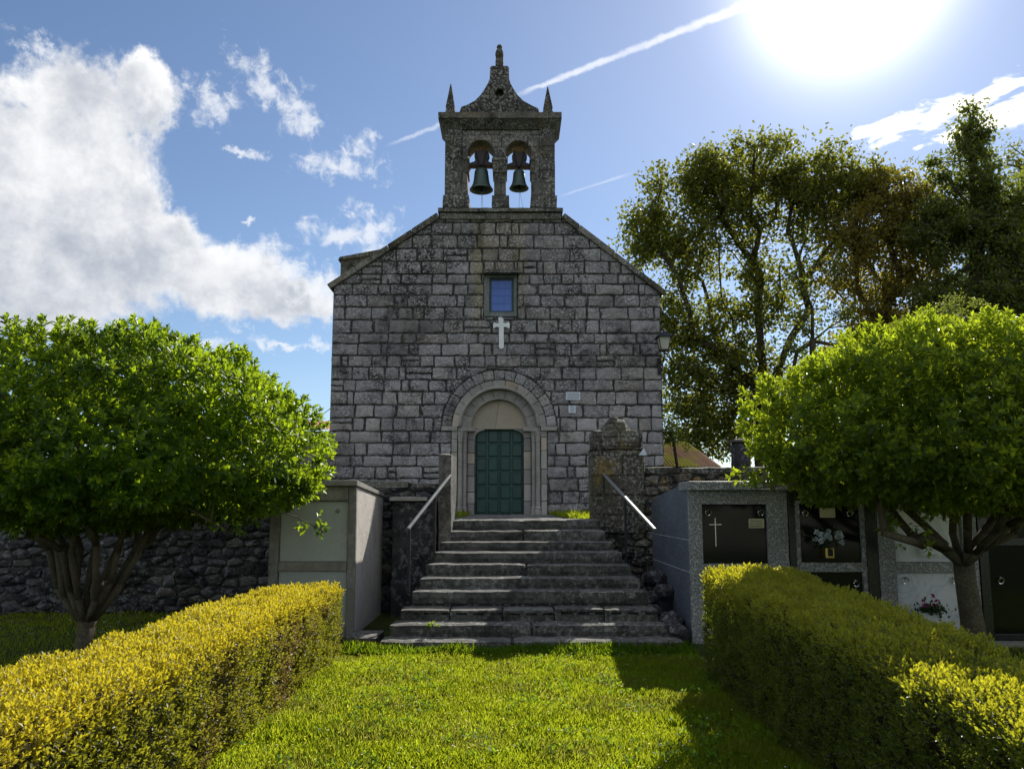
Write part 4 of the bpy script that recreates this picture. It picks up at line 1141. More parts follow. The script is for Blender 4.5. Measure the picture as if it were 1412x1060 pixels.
# ------------------------------------------------------------------ stairs
NY = [716, 730.5, 745, 760, 776.5, 794.5, 812, 836.5, 856.5, 877.5]
STEPX = [(618, 829), (615, 836), (605, 848), (597, 859), (587, 872), (578, 884), (567, 896), (552, 908), (536, 924), (522, 946)]
STEP = []
for k in range(10):
    z = TERR - 0.1444*k
    y = 8.84+0.31*(9-k)
    if k: z = EYE-(NY[k]-700)*y/1067
    STEP.append((WX(STEPX[k][0], NY[k], y), WX(STEPX[k][1], NY[k], y), y, z))
def stairs():
    t = thing('stone_stairs', (0.1, 10.2, 0), 'wide worn granite stairs of ten steps rising to the green church door', 'stairs')
    for k, (xa, xb, y, z) in enumerate(STEP):
        yb = (STEP[k-1][2]+0.10) if k else y+1.2
        zb = z-0.165
        m = MB(); rng = random.Random(40+k)
        nseg = (1, 2, 1, 1, 2, 1, 1, 5, 2, 2)[k]
        cuts = [xa] + sorted(xa+(xb-xa)*(i+rng.uniform(-.15, .15))/nseg for i in range(1, nseg)) + [xb]
        for i in range(nseg):
            dy = rng.uniform(-.018, .018); dz = rng.uniform(-.008, .008)
            if k == 7:   # hollow blocks: dark slots below the nosing
                m.rbox(cuts[i]+.004, cuts[i+1]-.004, y+dy, yb, z-0.04+dz, z+dz, 0.1, 0.006, seed=k*3+i)
                m.rbox(cuts[i]+.004, cuts[i+1]-.004, y+dy+.01, yb, zb-0.01, z-0.062, 0.1, 0.005, seed=k*5+i)
                x = cuts[i]+.004
                while x < cuts[i+1]-.05:
                    m.box(x, min(x+0.075, cuts[i+1]-.004), y+dy+.012, yb, z-0.070, z-0.034); x += 0.205
            else:
                m.rbox(cuts[i]+.003, cuts[i+1]-.003, y+dy, yb, zb+rng.uniform(-.003, .003), z+dz, 0.09, 0.011, freq=4, seed=k*3.3+i)
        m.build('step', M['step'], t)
    core = MB()
    for k, (xa, xb, y, z) in enumerate(STEP):
        yb = 12.5; core.box(xa+0.03+k*.001, xb-0.03-k*.001, y+0.05, yb-k*0.002, -0.05, z-0.03-k*.0005)
    core.build('stair_core', M['mortar'], t)
    # loose rubble along the right flank
    rng = random.Random(77)
    for i in range(16):
        x = rng.uniform(1.75, 2.05); y = rng.uniform(9.2, 11.0)
        s = rng.uniform(0.07, 0.17); zz = max(0, 0.1+(y-9.2)*0.28)*rng.uniform(0.3, 1)
        m = MB(); m.rbox(x-s, x+s, y-s, y+s, zz-.05, zz+s*1.1, 0.07, 0.03, freq=6, seed=i*2.1)
        o = m.build('loose_stone', M['rubble'], None, (x, y, zz))
        tag(o, 'small loose rubble stone between the right end of the stairs and the granite tomb', 'stone', 'loose stones at the foot of the stairs')
    # paving at the top and the lit slab bottom left
    p = MB(); rng = random.Random(5); y = 12.6
    while y < 20.5:
        h = rng.uniform(0.7, 1.1); x = -1.0
        while x < 0.9:
            w = rng.uniform(0.6, 1.0); p.rbox(x, min(x+w-.02, 1.0), y, min(y+h-.02, 20.6), TERR-.06, TERR+rng.uniform(.0, .015), 0.2, 0.008, seed=x+y); x += w
        y += h
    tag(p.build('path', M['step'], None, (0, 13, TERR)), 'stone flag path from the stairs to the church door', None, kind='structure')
    s = MB(); s.rbox(-2.0, -1.60, 9.35, 9.95, -0.02, 0.085, 0.1, 0.012, seed=9)
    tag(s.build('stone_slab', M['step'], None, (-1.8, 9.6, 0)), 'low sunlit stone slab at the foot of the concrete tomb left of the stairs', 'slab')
    s = MB(); s.rbox(-1.98, -1.66, 8.75, 9.15, -0.02, 0.04, 0.08, 0.012, seed=19)
    ms = stone('orange_lichen_stone', (0.14, 0.07, 0.02), (0.42, 0.22, 0.05), 5, 0.1, moss=0.3)
    tag(s.build('lichen_stone', ms, None, (-1.8, 8.9, 0)), 'flat orange lichen covered stone in the grass by the left hedge end', 'stone')
    # ledge block between the tomb and the stairs
    lx0, lx1 = WX(540, 687, 11.6), WX(590, 687, 11.6); lz = WZ(684.5, 11.6)
    b = thing('masonry_pier', ((lx0+lx1)/2, 11.7, 0), 'dark masonry block with a pale ledge slab between concrete tomb and stairs', 'wall')
    m = MB(); m.rbox(lx0, lx1+0.15, 11.62, 11.98, -.02, lz-0.07, 0.12, 0.015, seed=3); m.build('block_body', M['rubble'], b)
    m = MB(); m.rbox(lx0-.03, lx1, 11.54, 11.99, lz-0.068, lz, 0.15, 0.005, seed=3); m.build('ledge_slab', M['portal'], b)
stairs()

def handrails():
    def rail(p0, p1, posts, label, foot):
        t = thing('handrail', foot, label, 'handrail', 'handrails of the stairs')
        d = (Vector(p1)-Vector(p0)); dn = d.normalized()
        m = MB(); w = 0.019
        side = Vector((0, 0, 1)).cross(dn).normalized(); up = dn.cross(side)
        if up.z < 0: up = -up
        vs = []
        for P in (Vector(p0), Vector(p1)):
            vs += [P-side*w-up*.016, P+side*w-up*.016, P+side*w+up*.016, P-side*w+up*.016]
        m.add(vs, [(0,1,2,3),(7,6,5,4),(0,4,5,1),(1,5,6,2),(2,6,7,3),(3,7,4,0)])
        m.build('rail_bar', M['rail'], t, bevel=0.006)
        for (f, zb) in posts:
            P = Vector(p0)+d*f
            m = MB(); m.box(P.x-.016, P.x+.016, P.y-.016, P.y+.016, zb, P.z-0.018); m.build('rail_post', M['post'], t)
    a = W(563.5, 729, 9.86); b = W(621, 655, 11.28)
    rail((a[0], 9.80, a[1]), (b[0], 11.29, b[1]), ((0.03, STEP[6][3]-.02), (0.60, STEP[3][3]-.02)), 'metal handrail with two thin dark posts on the left side of the stairs', (a[0], 9.86, STEP[6][3]))
    a = W(903, 730, 9.80); b = W(831, 652, 11.93)
    rail((a[0], 9.80, a[1]), (b[0], 11.93, b[1]), ((0.52, STEP[4][3]-.3), ), 'metal handrail running down from the broad gate post on the right side of the stairs', (a[0], 9.86, STEP[6][3]))
handrails()

# ------------------------------------------------------------------ tombs
def ring_handle(parent, x, y, z, r=0.035):
    m = MB(); pts = [(x+r*math.sin(a), y-0.028-0.012*math.cos(a), z-r*0.9+r*math.cos(a)) for a in [2*PI*k/14 for k in range(15)]]
    m.tube(pts, 0.006, 5); m.lathe([(0.016,0),(0.016,.02),(0.008,.03)], 0, 0, 0, 8)
    n = len(pts)*5
    m.v = m.v[:n] + [(x+v[0], y-v[2], z+v[1]) for v in m.v[n:]]
    m.build('ring_handle', M['chrome'], parent)

def left_tomb():
    Y = 9.86
    X0, X1 = WX(370, 770, Y), WX(490, 770, Y)
    z1 = WZ(662, Y); zc = WZ(670, Y)
    t = thing('tomb', ((X0+X1)/2, Y, 0), 'old pale concrete tomb with two stacked niches between left round tree and stairs', 'tomb')
    m = MB(); m.prism([(Y+.07, -.02), (YW-.02, -.02), (YW-.02, 1.76), (Y+.07, zc)], X0+.015, X1-.015, 'X')
    m.build('tomb_body', M['concrete_side'], t, bevel=0.01)
    f = MB(); s0, s1 = WX(384.5, 740, Y), WX(479, 740, Y)
    zu1, zu0 = WZ(690, Y), WZ(774.5, Y); zl1, zl0 = WZ(787, Y), WZ(866, Y)
    f.rbox(X0, s0, Y, Y+.069, -.02, zc, 0.12, 0.004, seed=1); f.rbox(s1, X1, Y, Y+.069, -.02, zc, 0.12, 0.004, seed=2)
    f.rbox(s0, s1, Y+.004, Y+.068, zu1, zc, 0.12, 0.004, seed=3); f.rbox(s0, s1, Y+.003, Y+.068, zl1, zu0, 0.12, 0.004, seed=4); f.rbox(s0, s1, Y+.004, Y+.068, -.02, zl0, 0.12, 0.004, seed=5)
    f.build('frame', M['concrete'], t)
    r = MB(); r.prism([(Y-.05, zc+.001), (Y-.05, z1), (YW-.02, 1.82), (YW-.02, 1.765)], X0-.02, X1+.012, 'X'); r.build('roof_slab', M['concrete'], t, bevel=0.01)
    for (a, b, lab) in ((zu0, zu1, None), (zl0, zl1, None)):
        p = MB(); p.box(s0+.006, s1-.006, Y+.045, Y+.06, a+.006, b-.012)
        po = p.build('niche_slab', M['panel_pale'], t, bevel=0.004)
        if a == zu0: 
            h = MB(); xx, zz = W(465, 704, Y); h.lathe([(0.028,0),(0.028,.012),(0.012,.02)], 0, 0, 0, 12); h.v = [(xx+v[0], Y+.045-v[2], zz+v[1]) for v in h.v]; h.build('boss', M['concrete'], po)
left_tomb()

YT = 9.40
def right_tombs():
    def base(name, pxa, pxb, label, mats, ztop=None, zroof_back=1.73, bodymat='speckle_dark'):
        X0, X1 = WX(pxa, 780, YT), WX(pxb, 780, YT); z1 = ztop or WZ(663.5, YT)
        t = thing('tomb', ((X0+X1)/2, YT, 0), label, 'tomb')
        m = MB(); m.prism([(YT+.075, -.02), (YW-.02, -.02), (YW-.02, zroof_back), (YT+.5, z1-.03), (YT+.075, z1-.03)], X0+.008, X1-.008, 'X')
        m.build('tomb_body', M[bodymat], t, bevel=0.008)
        return t, X0, X1, z1
    def strips(t, rects, mat, name='frame'):
        f = MB()
        for (a, b, c, d, y) in rects: f.box(a, b, YT+y, YT+.072, c, d)
        return f.build(name, M[mat], t, bevel=0.004)
    def panel(t, a, b, c, d, mat, y=.05):
        p = MB(); p.box(a+.003, b-.003, YT+y, YT+.0735, c+.003, d-.003); return p.build('niche_panel', M[mat], t, bevel=0.003)
    # A: grey granite, one polished black panel with cross
    t, X0, X1, z1 = base('tomb', 952, 1089, 'speckled grey granite tomb with a polished black panel and thin cross beside the stairs', None)
    a, b = WX(969, 735, YT), WX(1059, 735, YT); c, d = WZ(777, YT), WZ(695, YT); zc = WZ(676, YT)
    c2, d2 = WZ(868, YT), WZ(792, YT)
    strips(t, [(X0, a, -.02, zc, 0), (b, X1, -.02, zc, .001), (a, b, d, zc, .003), (a, b, d2, c, .002), (a, b, -.02, c2, .002)], 'speckle')
    cap = MB(); cap.box(X0-.01, X1+.0, YT-.07, YT+.5, zc+.002, z1); cap.build('cap_slab', M['speckle'], t, bevel=0.008)
    p = panel(t, a, b, c, d, 'blackgran'); panel(t, a, b, c2, d2, 'blackgran')
    # joint lines on the flank
    jl = MB()
    for zz in (WZ(745, YT), WZ(790, YT)): jl.box(X0+.0045, X0+.0078, YT+.1, YW-.05, zz, zz+.006)
    jl.build('flank_joints', M['enamel'], t)
    for px in (977, 1050): ring_handle(p, WX(px, 706, YT), YT+.05, WZ(703, YT))
    m = MB(); x, _ = W(987.5, 730, YT); zt, zb = WZ(714, YT), WZ(753, YT); za = WZ(723, YT)
    m.box(x-.006, x+.006, YT+.03, YT+.045, zb, zt); m.box(x-.075, x-.007, YT+.031, YT+.044, za-.005, za+.005); m.box(x+.007, x+.075, YT+.031, YT+.044, za-.005, za+.005)
    m.build('thin_cross', M['chrome'], p)
    m = MB(); q0 = W(1034, 728, YT); q1 = W(1055, 715, YT); m.box(q0[0], q1[0], YT+.035, YT+.046, q0[1], q1[1]); pl = m.build('name_plate', M['plaquegold'], p, bevel=.003)
    l = MB(); rng = random.Random(3)
    for r_ in range(3):
        xx = q0[0]+.015
        while xx < q1[0]-.03: 
            w = rng.uniform(.01, .025); zz = q1[1]-.03-r_*.03; l.box(xx, xx+w, YT+.033, YT+.0345, zz-.006, zz+.006); xx += w+.006
    l.build('lettering', M['ink'], pl)
    tx = bpy.data.curves.new('engraved_name', 'FONT'); tx.body = 'FAMILIA  MOU  CANS'; tx.size = 0.092; tx.extrude = 0.001; tx.align_x = 'CENTER'
    to = bpy.data.objects.new('engraved_name', tx); COL.objects.link(to)
    dg = bpy.context.evaluated_depsgraph_get(); me = bpy.data.meshes.new_from_object(to.evaluated_get(dg))
    bpy.data.objects.remove(to)
    me.transform(Matrix.Translation(((a+b)/2, YT-.0005, WZ(690.5, YT))) @ Matrix.Rotation(R(90), 4, 'X'))
    add_mesh('engraved_name', me, simple('engraved_gilt_letters', (0.24, 0.225, 0.15), 0.6, var=0.2, bmp=0), t)
    # B: black pilasters, light frame, two black panels
    t, X0, X1, z1 = base('tomb', 1090.5, 1211.5, 'black granite tomb with pale inner frames and white flowers in front', None, bodymat='blackgran2')
    a, b = WX(1104.5, 740, YT), WX(1188.5, 740, YT); fa, fb = WX(1097.5, 740, YT), WX(1194.5, 740, YT)
    c, d = WZ(775.5, YT), WZ(694, YT); c2, d2 = WZ(868, YT), WZ(788.5, YT); zc = WZ(676, YT)
    strips(t, [(X0, fa, -.02, zc, 0), (fb, X1, -.02, zc, .001), (fa, fb, d+.04, zc, .004)], 'blackgran2', 'pilaster')
    strips(t, [(fa, a, -.02, d+.04, .012), (b, fb, -.02, d+.04, .013), (a, b, d, d+.04, .014), (a, b, d2, c, .011), (a, b, -.02, c2, .011)], 'speckle')
    cap = MB(); cap.box(X0+.002, X1, YT-.06, YT+.5, zc+.002, z1+.0); cap.build('cap_slab', M['blackgran2'], t, bevel=0.008)
    p = panel(t, a, b, c, d, 'blackgran'); p2 = panel(t, a, b, c2, d2, 'blackgran')
    for (pp, px, py) in ((p, 1111, 704), (p, 1173, 704), (p2, 1117.5, 796.5), (p2, 1182, 801)): ring_handle(pp, WX(px, py, YT), YT+.05, WZ(py, YT))
    m = MB(); q0 = W(1132.5, 713.5, YT); q1 = W(1153, 700, YT); m.box(q0[0], q1[0], YT+.035, YT+.046, q0[1], q1[1]); m.build('name_plate', M['plaquegold'], p, bevel=.003)
    # C: grey granite frame with veined white marble
    t, X0, X1, z1 = base('tomb', 1213, 1350, 'grey granite tomb with white marble panels behind the right tree trunk', None)
    a, b = WX(1237.5, 800, YT), WX(1331, 800, YT); c, d = WZ(775, YT), WZ(694, YT); c2, d2 = WZ(871, YT), WZ(789.5, YT); zc = WZ(676, YT)
    strips(t, [(X0, a, -.02, zc, 0), (b, X1, -.02, zc, .001), (a, b, d, zc, .003), (a, b, d2, c, .002), (a, b, -.02, c2, .002)], 'speckle')
    cap = MB(); cap.box(X0+.002, X1, YT-.065, YT+.5, zc+.002, z1+.0); cap.build('cap_slab', M['speckle'], t, bevel=0.008)
    p = panel(t, a, b, c, d, 'marble'); p2 = panel(t, a, b, c2, d2, 'marble')
    for (pp, px, py) in ((p2, 1250, 797), (p2, 1318, 797)): ring_handle(pp, WX(px, py, YT), YT+.05, WZ(py, YT))
    m = MB(); q0 = W(1268, 768, YT); q1 = W(1300, 744, YT)
    m.box(q0[0], q1[0], YT+.042, YT+.048, q0[1], q1[1]); m.box(q0[0]+.03, q1[0]-.03, YT-.03, YT+.041, q0[1]+.03, q1[1]-.05); m.build('marble_holder', M['white_stone'], p, bevel=.006)
    # D: dark granite
    t, X0, X1, z1 = base('tomb', 1352, 1490, 'plain dark granite tomb with a single ring handle at the right edge', None, bodymat='blackgran2')
    a, b = WX(1366, 800, YT), WX(1474, 800, YT)
    strips(t, [(X0, a, .0, zc, 0), (b, X1, .0, zc, .001), (a, b, WZ(694, YT), zc, .003), (a, b, WZ(752, YT), WZ(742, YT), .003), (a, b, .0, WZ(874, YT), .002)], 'blackgran2')
    cap = MB(); cap.box(X0+.002, X1, YT-.06, YT+.5, zc+.002, z1+.0); cap.build('cap_slab', M['blackgran2'], t, bevel=0.008)
    p = panel(t, a, b, WZ(742, YT), WZ(694, YT), 'blackgran'); p2 = panel(t, a, b, WZ(874, YT), WZ(752, YT), 'blackgran')
    ring_handle(p2, WX(1382, 798, YT), YT+.05, WZ(797, YT))
    # further tombs of the row, mostly outside the frame
    k = MB(); k.rbox(WX(1352, 884, YT)-.1, WX(1352, 884, YT)+2.2, YT-.28, YT-.02, -.03, .045, 0.2, .006)
    tag(k.build('kerb', M['portal'], None, (X0, YT-.15, 0)), 'low pale stone kerb at the foot of the dark tomb', None, kind='structure')
right_tombs()

# ---- leaf clouds (numpy)
rs = np.random.RandomState(7)
def norm(v): return v/np.maximum(np.linalg.norm(v, axis=1, keepdims=True), 1e-9)
def leaf_mesh(name, P, D, N, L, Wd, fold=0.25, droop=0.0):
    """P base points, D leaf directions, N approximate leaf normals, L lengths, Wd widths -> mesh of folded diamond leaves"""
    n = len(P); D = norm(D); S = norm(np.cross(D, N)); U = norm(np.cross(S, D))
    L = np.broadcast_to(np.asarray(L, float), (n,))[:, None]; Wd = np.broadcast_to(np.asarray(Wd, float), (n,))[:, None]
    base = P; tip = P+D*L-U*L*droop
    mid = P+D*L*0.55
    l = mid+S*Wd*0.5+U*Wd*fold; r = mid-S*Wd*0.5+U*Wd*fold
    V = np.stack([base, l, tip, r], axis=1).reshape(-1, 3).astype(np.float32)
    k = (np.arange(n)*4)[:, None]
    T = np.concatenate([k+[0, 2, 1], k+[0, 3, 2]], axis=1).reshape(-1).astype(np.int32)
    me = bpy.data.meshes.new(name)
    me.vertices.add(n*4); me.vertices.foreach_set('co', V.reshape(-1))
    me.loops.add(n*6); me.loops.foreach_set('vertex_index', T)
    me.polygons.add(n*2); me.polygons.foreach_set('loop_start', np.arange(0, n*6, 3, dtype=np.int32))
    me.update(calc_edges=True)
    return me

def rosettes(P, A, per, L, Wd, spread=0.8, stem=0.03):
    """per leaves round each shoot axis A at P"""
    n = len(P); A = norm(A)
    ref = np.tile(np.array([[0.31, 0.17, 0.93]]), (n, 1)); B = norm(np.cross(A, ref)); C = np.cross(A, B)
    PP = []; DD = []; NN = []; LL = []; WW = []
    ph0 = rs.rand(n)*6.28
    for k in range(per):
        ph = ph0+k*2.4+rs.randn(n)*0.15
        rad = B*np.cos(ph)[:, None]+C*np.sin(ph)[:, None]
        f = k/max(1, per-1)
        d = rad*(spread*(1.15-0.75*f))+A*(0.35+0.75*f)+rs.randn(n, 3)*0.12
        PP.append(P+A*(stem*f)); DD.append(d); NN.append(A-rad*0.3+rs.randn(n, 3)*0.1)
        s = (0.8+0.4*rs.rand(n))*(1.0-0.25*f); LL.append(L*s); WW.append(Wd*s)
    return np.concatenate(PP), np.concatenate(DD), np.concatenate(NN), np.concatenate(LL), np.concatenate(WW)

def bouquets():
    # white flowers in a gilt vase
    X, Z = W(1143.5, 740, YT-.12)
    t = thing('flower_vase', (X, YT-.12, WZ(771, YT-.12)), 'white rose bouquet in a small gilt holder on the black tomb front', 'flowers')
    m = MB(); q0 = W(1140.5, 770, YT-.1); q1 = W(1152, 755, YT-.1)
    m.box(q0[0], q1[0], YT-.06, YT+.045, q0[1], q1[1]); m.build('holder', M['brass'], t, bevel=.008)
    h = MB(); h.box(q0[0]+.03, q1[0]-.015, YT-.064, YT-.0605, q0[1]+.025, q1[1]-.015); h.build('holder_front', M['iron'], t)
    pts = []; rng = random.Random(4)
    centers = []
    for i in range(17):
        centers.append((X+rng.uniform(-.17, .17), YT-.10+rng.uniform(-.06, .06), Z+rng.uniform(-.06, .075)-abs(rng.uniform(-.02, .02))))
    C = np.array(centers); P = np.repeat(C, 16, axis=0); D = rs.randn(len(P), 3); D[:, 1] -= 0.3
    me = leaf_mesh('roses', P-norm(D)*0.004, D, rs.randn(len(P), 3), 0.042, 0.042, 0.35)
    add_mesh('roses', me, M['petal_white'], t)
    P = np.array([[X, YT-.1, Z]])+rs.randn(90, 3)*np.array([.11, .03, .055]); D = rs.randn(90, 3)
    add_mesh('leaves', leaf_mesh('leaves', P, D, rs.randn(90, 3), 0.06, 0.022), M['flower_leaf'], t)
    s = MB()
    for i in range(6): s.tube([(X+.02, YT-.03, q0[1]+.08), (X+rng.uniform(-.1, .1), YT-.1, Z-.03)], .004, 4)
    s.build('stems', M['flower_leaf'], t)
    # pink cyclamen-like plant in a white box
    X, Z = W(1286, 835, YT-.14)
    t = thing('flower_planter', (X, YT-.12, WZ(862, YT-.12)), 'pink flowers with dark leaves in a white box on the marble tomb', 'flowers')
    q0 = W(1273, 864, YT-.15); q1 = W(1301, 845, YT-.15)
    m = MB(); m.box(q0[0], q1[0], YT-.15, YT+.045, q0[1], q1[1]); m.build('planter_box', M['white_stone'], t, bevel=.006)
    m = MB()
    for f in (.2, .8):
        m = MB(); xx = q0[0]+(q1[0]-q0[0])*f; m.lathe([(.008,0),(.008,.006)], 0, 0, 0, 8); k = 16
        m.v[-k:] = [(xx+v[0], YT-.15-v[2], (q0[1]+q1[1])/2+v[1]) for v in m.v[-k:]]
        m.build('stud', M['iron'], t)
    P = np.array([[X, YT-.12, WZ(842, YT-.12)]])+rs.randn(170, 3)*np.array([.085, .05, .035])
    D = rs.randn(170, 3)+np.array([0, -.2, .6]); add_mesh('leaves', leaf_mesh('leaves', P, D, rs.randn(170, 3), .06, .03), M['flower_leaf'], t)
    C = np.array([[X+rng.uniform(-.11, .08), YT-.14+rng.uniform(-.03, .03), WZ(833, YT-.12)+rng.uniform(-.03, .05)] for i in range(11)]+[[X+.0, YT-.14, WZ(820, YT-.14)], [X+.02, YT-.14, WZ(822, YT-.14)]])
    P = np.repeat(C, 9, axis=0); D = rs.randn(len(P), 3)+np.array([0, -.3, .4])
    add_mesh('blossoms', leaf_mesh('blossoms', P, D, rs.randn(len(P), 3), .026, .022, .3), M['petal_pink'], t)
bouquets()

# ------------------------------------------------------------------ trees
def grow(chain, targets, r_base, r_tip, seg=0.35, wob=0.06, bias=0.35, lift=0.15, rng=None, sides=(7, 4), flare=1.5):
    """limbs from a trunk chain to every target point; returns an MB of tapered tubes"""
    rng = rng or random.Random(1)
    pos = [Vector(p) for p in chain]; par = [-1]+list(range(len(chain)-1)); plen = [0.0]
    for i in range(1, len(pos)): plen.append(plen[-1]+(pos[i]-pos[i-1]).length)
    start_from = max(1, len(chain)//2)
    arr = np.array([tuple(p) for p in pos]); pl = np.array(plen); first_ok = start_from
    tg = sorted([Vector(t) for t in targets], key=lambda t: (t-pos[-1]).length)
    ends = []
    for t in tg:
        d = np.linalg.norm(arr-np.array(t), axis=1)+bias*pl
        d[:first_ok] += 50
        # prefer parents that lie below / inside
        d += np.maximum(0, arr[:, 2]-t.z)*0.8
        k = int(np.argmin(d)); a = pos[k]; L = (t-a).length
        n = max(1, int(L/seg)); prev = k
        ctrl = (a+t)/2+Vector((rng.uniform(-1, 1), rng.uniform(-1, 1), rng.uniform(-0.5, 1)))*L*wob*2+Vector((0, 0, -lift*L*0.5))
        newp = []; newl = []
        for i in range(1, n+1):
            f = i/n; q = a*(1-f)**2+ctrl*2*f*(1-f)+t*f*f
            if i < n: q += Vector((rng.uniform(-1, 1), rng.uniform(-1, 1), rng.uniform(-1, 1)))*seg*wob
            pos.append(q); par.append(prev); plen.append(plen[prev]+(q-pos[prev]).length)
            newp.append(tuple(q)); newl.append(plen[-1]); prev = len(pos)-1
        arr = np.concatenate([arr, np.array(newp)]); pl = np.concatenate([pl, np.array(newl)])
        ends.append(prev)
    cnt = [0.0]*len(pos)
    for e in ends:
        k = e
        while k >= 0: cnt[k] += 1; k = par[k]
    N = max(cnt[0], 2); p = math.log(r_base/r_tip)/math.log(N)
    rad = [r_tip*max(c, 1)**p for c in cnt]
    mb = MB()
    for i in range(1, len(pos)):
        a, b = pos[par[i]], pos[i]; ra, rb = min(rad[par[i]], rad[i]*1.35), rad[i]
        if par[i] == 0 and i < len(chain): ra = rad[0]*flare
        n = sides[0] if rb > r_base*0.25 else sides[1]
        e = (b-a).normalized()*min(rb*0.6, 0.03)
        mb.tube([a-e*0.3, b+e], [ra, rb], n)
    return mb

def topiary(name, label, tx, ty, cx, cyy, cz, rx, ry, up, dn, leafm, seed, nshell, ninner, stems, leafL, leafW, group=None, trunk_fork=None, extra=()):
    global rs
    rs = np.random.RandomState(seed); rng = random.Random(seed)
    root = thing(name, (tx, ty, 0), label, 'tree', group)
    def shell(n, fmin, fmax):
        d = rs.randn(n, 3); d = norm(d)
        # fewer on the flat underside
        keep = (d[:, 2] > -0.75) | (rs.rand(n) < 0.5); d = d[keep]
        # dome exponent: fuller shoulders
        s = np.stack([d[:, 0]*rx, d[:, 1]*ry, np.where(d[:, 2] > 0, np.abs(d[:, 2])**0.84*up, d[:, 2]*dn)], axis=1)
        lum = np.array([noise.noise(Vector(q)*2.1+Vector((seed, 0, 0)))*0.13+noise.noise(Vector(q)*5.0)*0.16 for q in d])
        f = (fmin+(fmax-fmin)*rs.rand(len(d)))*(1+lum)
        P = s*f[:, None]+np.array([cx, cyy, cz])
        nrm = norm(np.stack([d[:, 0]/rx, d[:, 1]/ry, np.where(d[:, 2] > 0, d[:, 2]/up, d[:, 2]/dn)], axis=1))
        return P, nrm
    P, Nn = shell(nshell, 0.93, 1.03)
    A = Nn*0.9+np.array([0, 0, 0.55])+rs.randn(len(P), 3)*0.28
    o1 = rosettes(P, A, 9, leafL, leafW, 0.85, leafL*0.7)
    P, Nn = shell(ninner, 0.45, 0.90)
    A = Nn*0.6+np.array([0, 0, 0.5])+rs.randn(len(P), 3)*0.5
    o2 = rosettes(P, A, 6, leafL, leafW, 0.9, leafL*0.7)
    # vertical stray shoots
    outs = [o1, o2]
    k = 0
    SP = []; SA_ = []
    for i in range(150):
        d = norm(rs.randn(1, 3))[0]; d[2] = abs(d[2])*0.8+0.25; d /= np.linalg.norm(d)
        b = np.array([cx, cyy, cz])+d*np.array([rx, ry, up])*1.0
        h = rng.uniform(0.05, 0.20)*(1.4 if rng.random() < 0.12 else 1)
        lean = np.array([d[0]*0.5+rng.uniform(-.15, .15), d[1]*0.5, 1.0])
        for q in range(max(2, int(h/0.045))): SP.append(b+lean*0.045*q); SA_.append(lean+rs.randn(3)*0.1)
    for (a, b, n_) in extra:
        a = np.array(a); b = np.array(b)
        for q in range(n_):
            f = rng.random(); SP.append(a+(b-a)*f+rs.randn(3)*0.05); SA_.append((b-a)+rs.randn(3)*0.4)
    outs.append(rosettes(np.array(SP), np.array(SA_), 6, leafL*0.9, leafW*0.9, 0.8, leafL*0.7))
    o = [np.concatenate([q[i] for q in outs]) for i in range(5)]
    me = leaf_mesh('crown', o[0], o[1], o[2], o[3], o[4], 0.22, 0.05)
    add_mesh('crown', me, leafm, root)
    P, _ = shell(stems, 0.55, 0.93)
    tg = [tuple(p) for p in P if p[2] > cz-dn*0.75]
    for (a, b, n_) in extra: tg.append(tuple(b))
    if trunk_fork:
        mb = MB(); F = trunk_fork[-1]
        mb.tube(trunk_fork, [0.155, 0.12, 0.108, 0.105], 14)
        K = 9; parts = [[] for _ in range(K)]
        for p in tg: parts[int((math.atan2(p[1]-cyy, p[0]-cx)+PI)/(2*PI)*(K-.001))].append(p)
        for i, pp in enumerate(parts):
            if not pp: continue
            m = np.mean(np.array(pp), axis=0); j = rng.uniform(-.06, .06)
            st = [(F[0], F[1], F[2]-0.10), (F[0]+(m[0]-F[0])*.16+j, F[1]+(m[1]-F[1])*.16, F[2]+0.07+abs(j)), (F[0]+(m[0]-F[0])*.45, F[1]+(m[1]-F[1])*.42+j, F[2]+0.30+j*2)]
            g_ = grow(st, pp, 0.040, 0.006, 0.2, 0.14, 0.12, 0.12, rng, (8, 4), 1.1)
            mb.add(g_.v, g_.f)
    else:
        # several stems from one low stool
        mb = MB(); parts = [[] for _ in range(13)]
        for p in tg:
            a = math.atan2(p[1]-ty, p[0]-tx); parts[int((a+PI)/(2*PI)*12.999)].append(p)
        mb.tube([(tx, ty, -0.05), (tx+.01, ty, 0.12), (tx+.02, ty, 0.34)], [0.13, 0.09, 0.09], 12)
        for i, pp in enumerate(parts):
            if not pp: continue
            a = -PI+(i+0.5)*2*PI/13
            m = np.mean(np.array(pp), axis=0); f = 0.34
            st = [(tx+.02, ty, 0.22), (tx+.02+0.07*math.cos(a), ty+0.07*math.sin(a), 0.42), (tx+(m[0]-tx)*f*0.5+.1*math.cos(a), ty+(m[1]-ty)*f*0.5, 0.72+rng.uniform(-.1, .1)), (tx+(m[0]-tx)*f, ty+(m[1]-ty)*f, 1.12+rng.uniform(-.1, .15))]
            g_ = grow(st, pp, 0.034, 0.006, 0.2, 0.16, 0.12, 0.12, rng, (8, 4), 1.1)
            mb.add(g_.v, g_.f)
    mb.build('trunk', M['bark'], root, smooth=True)
    return root

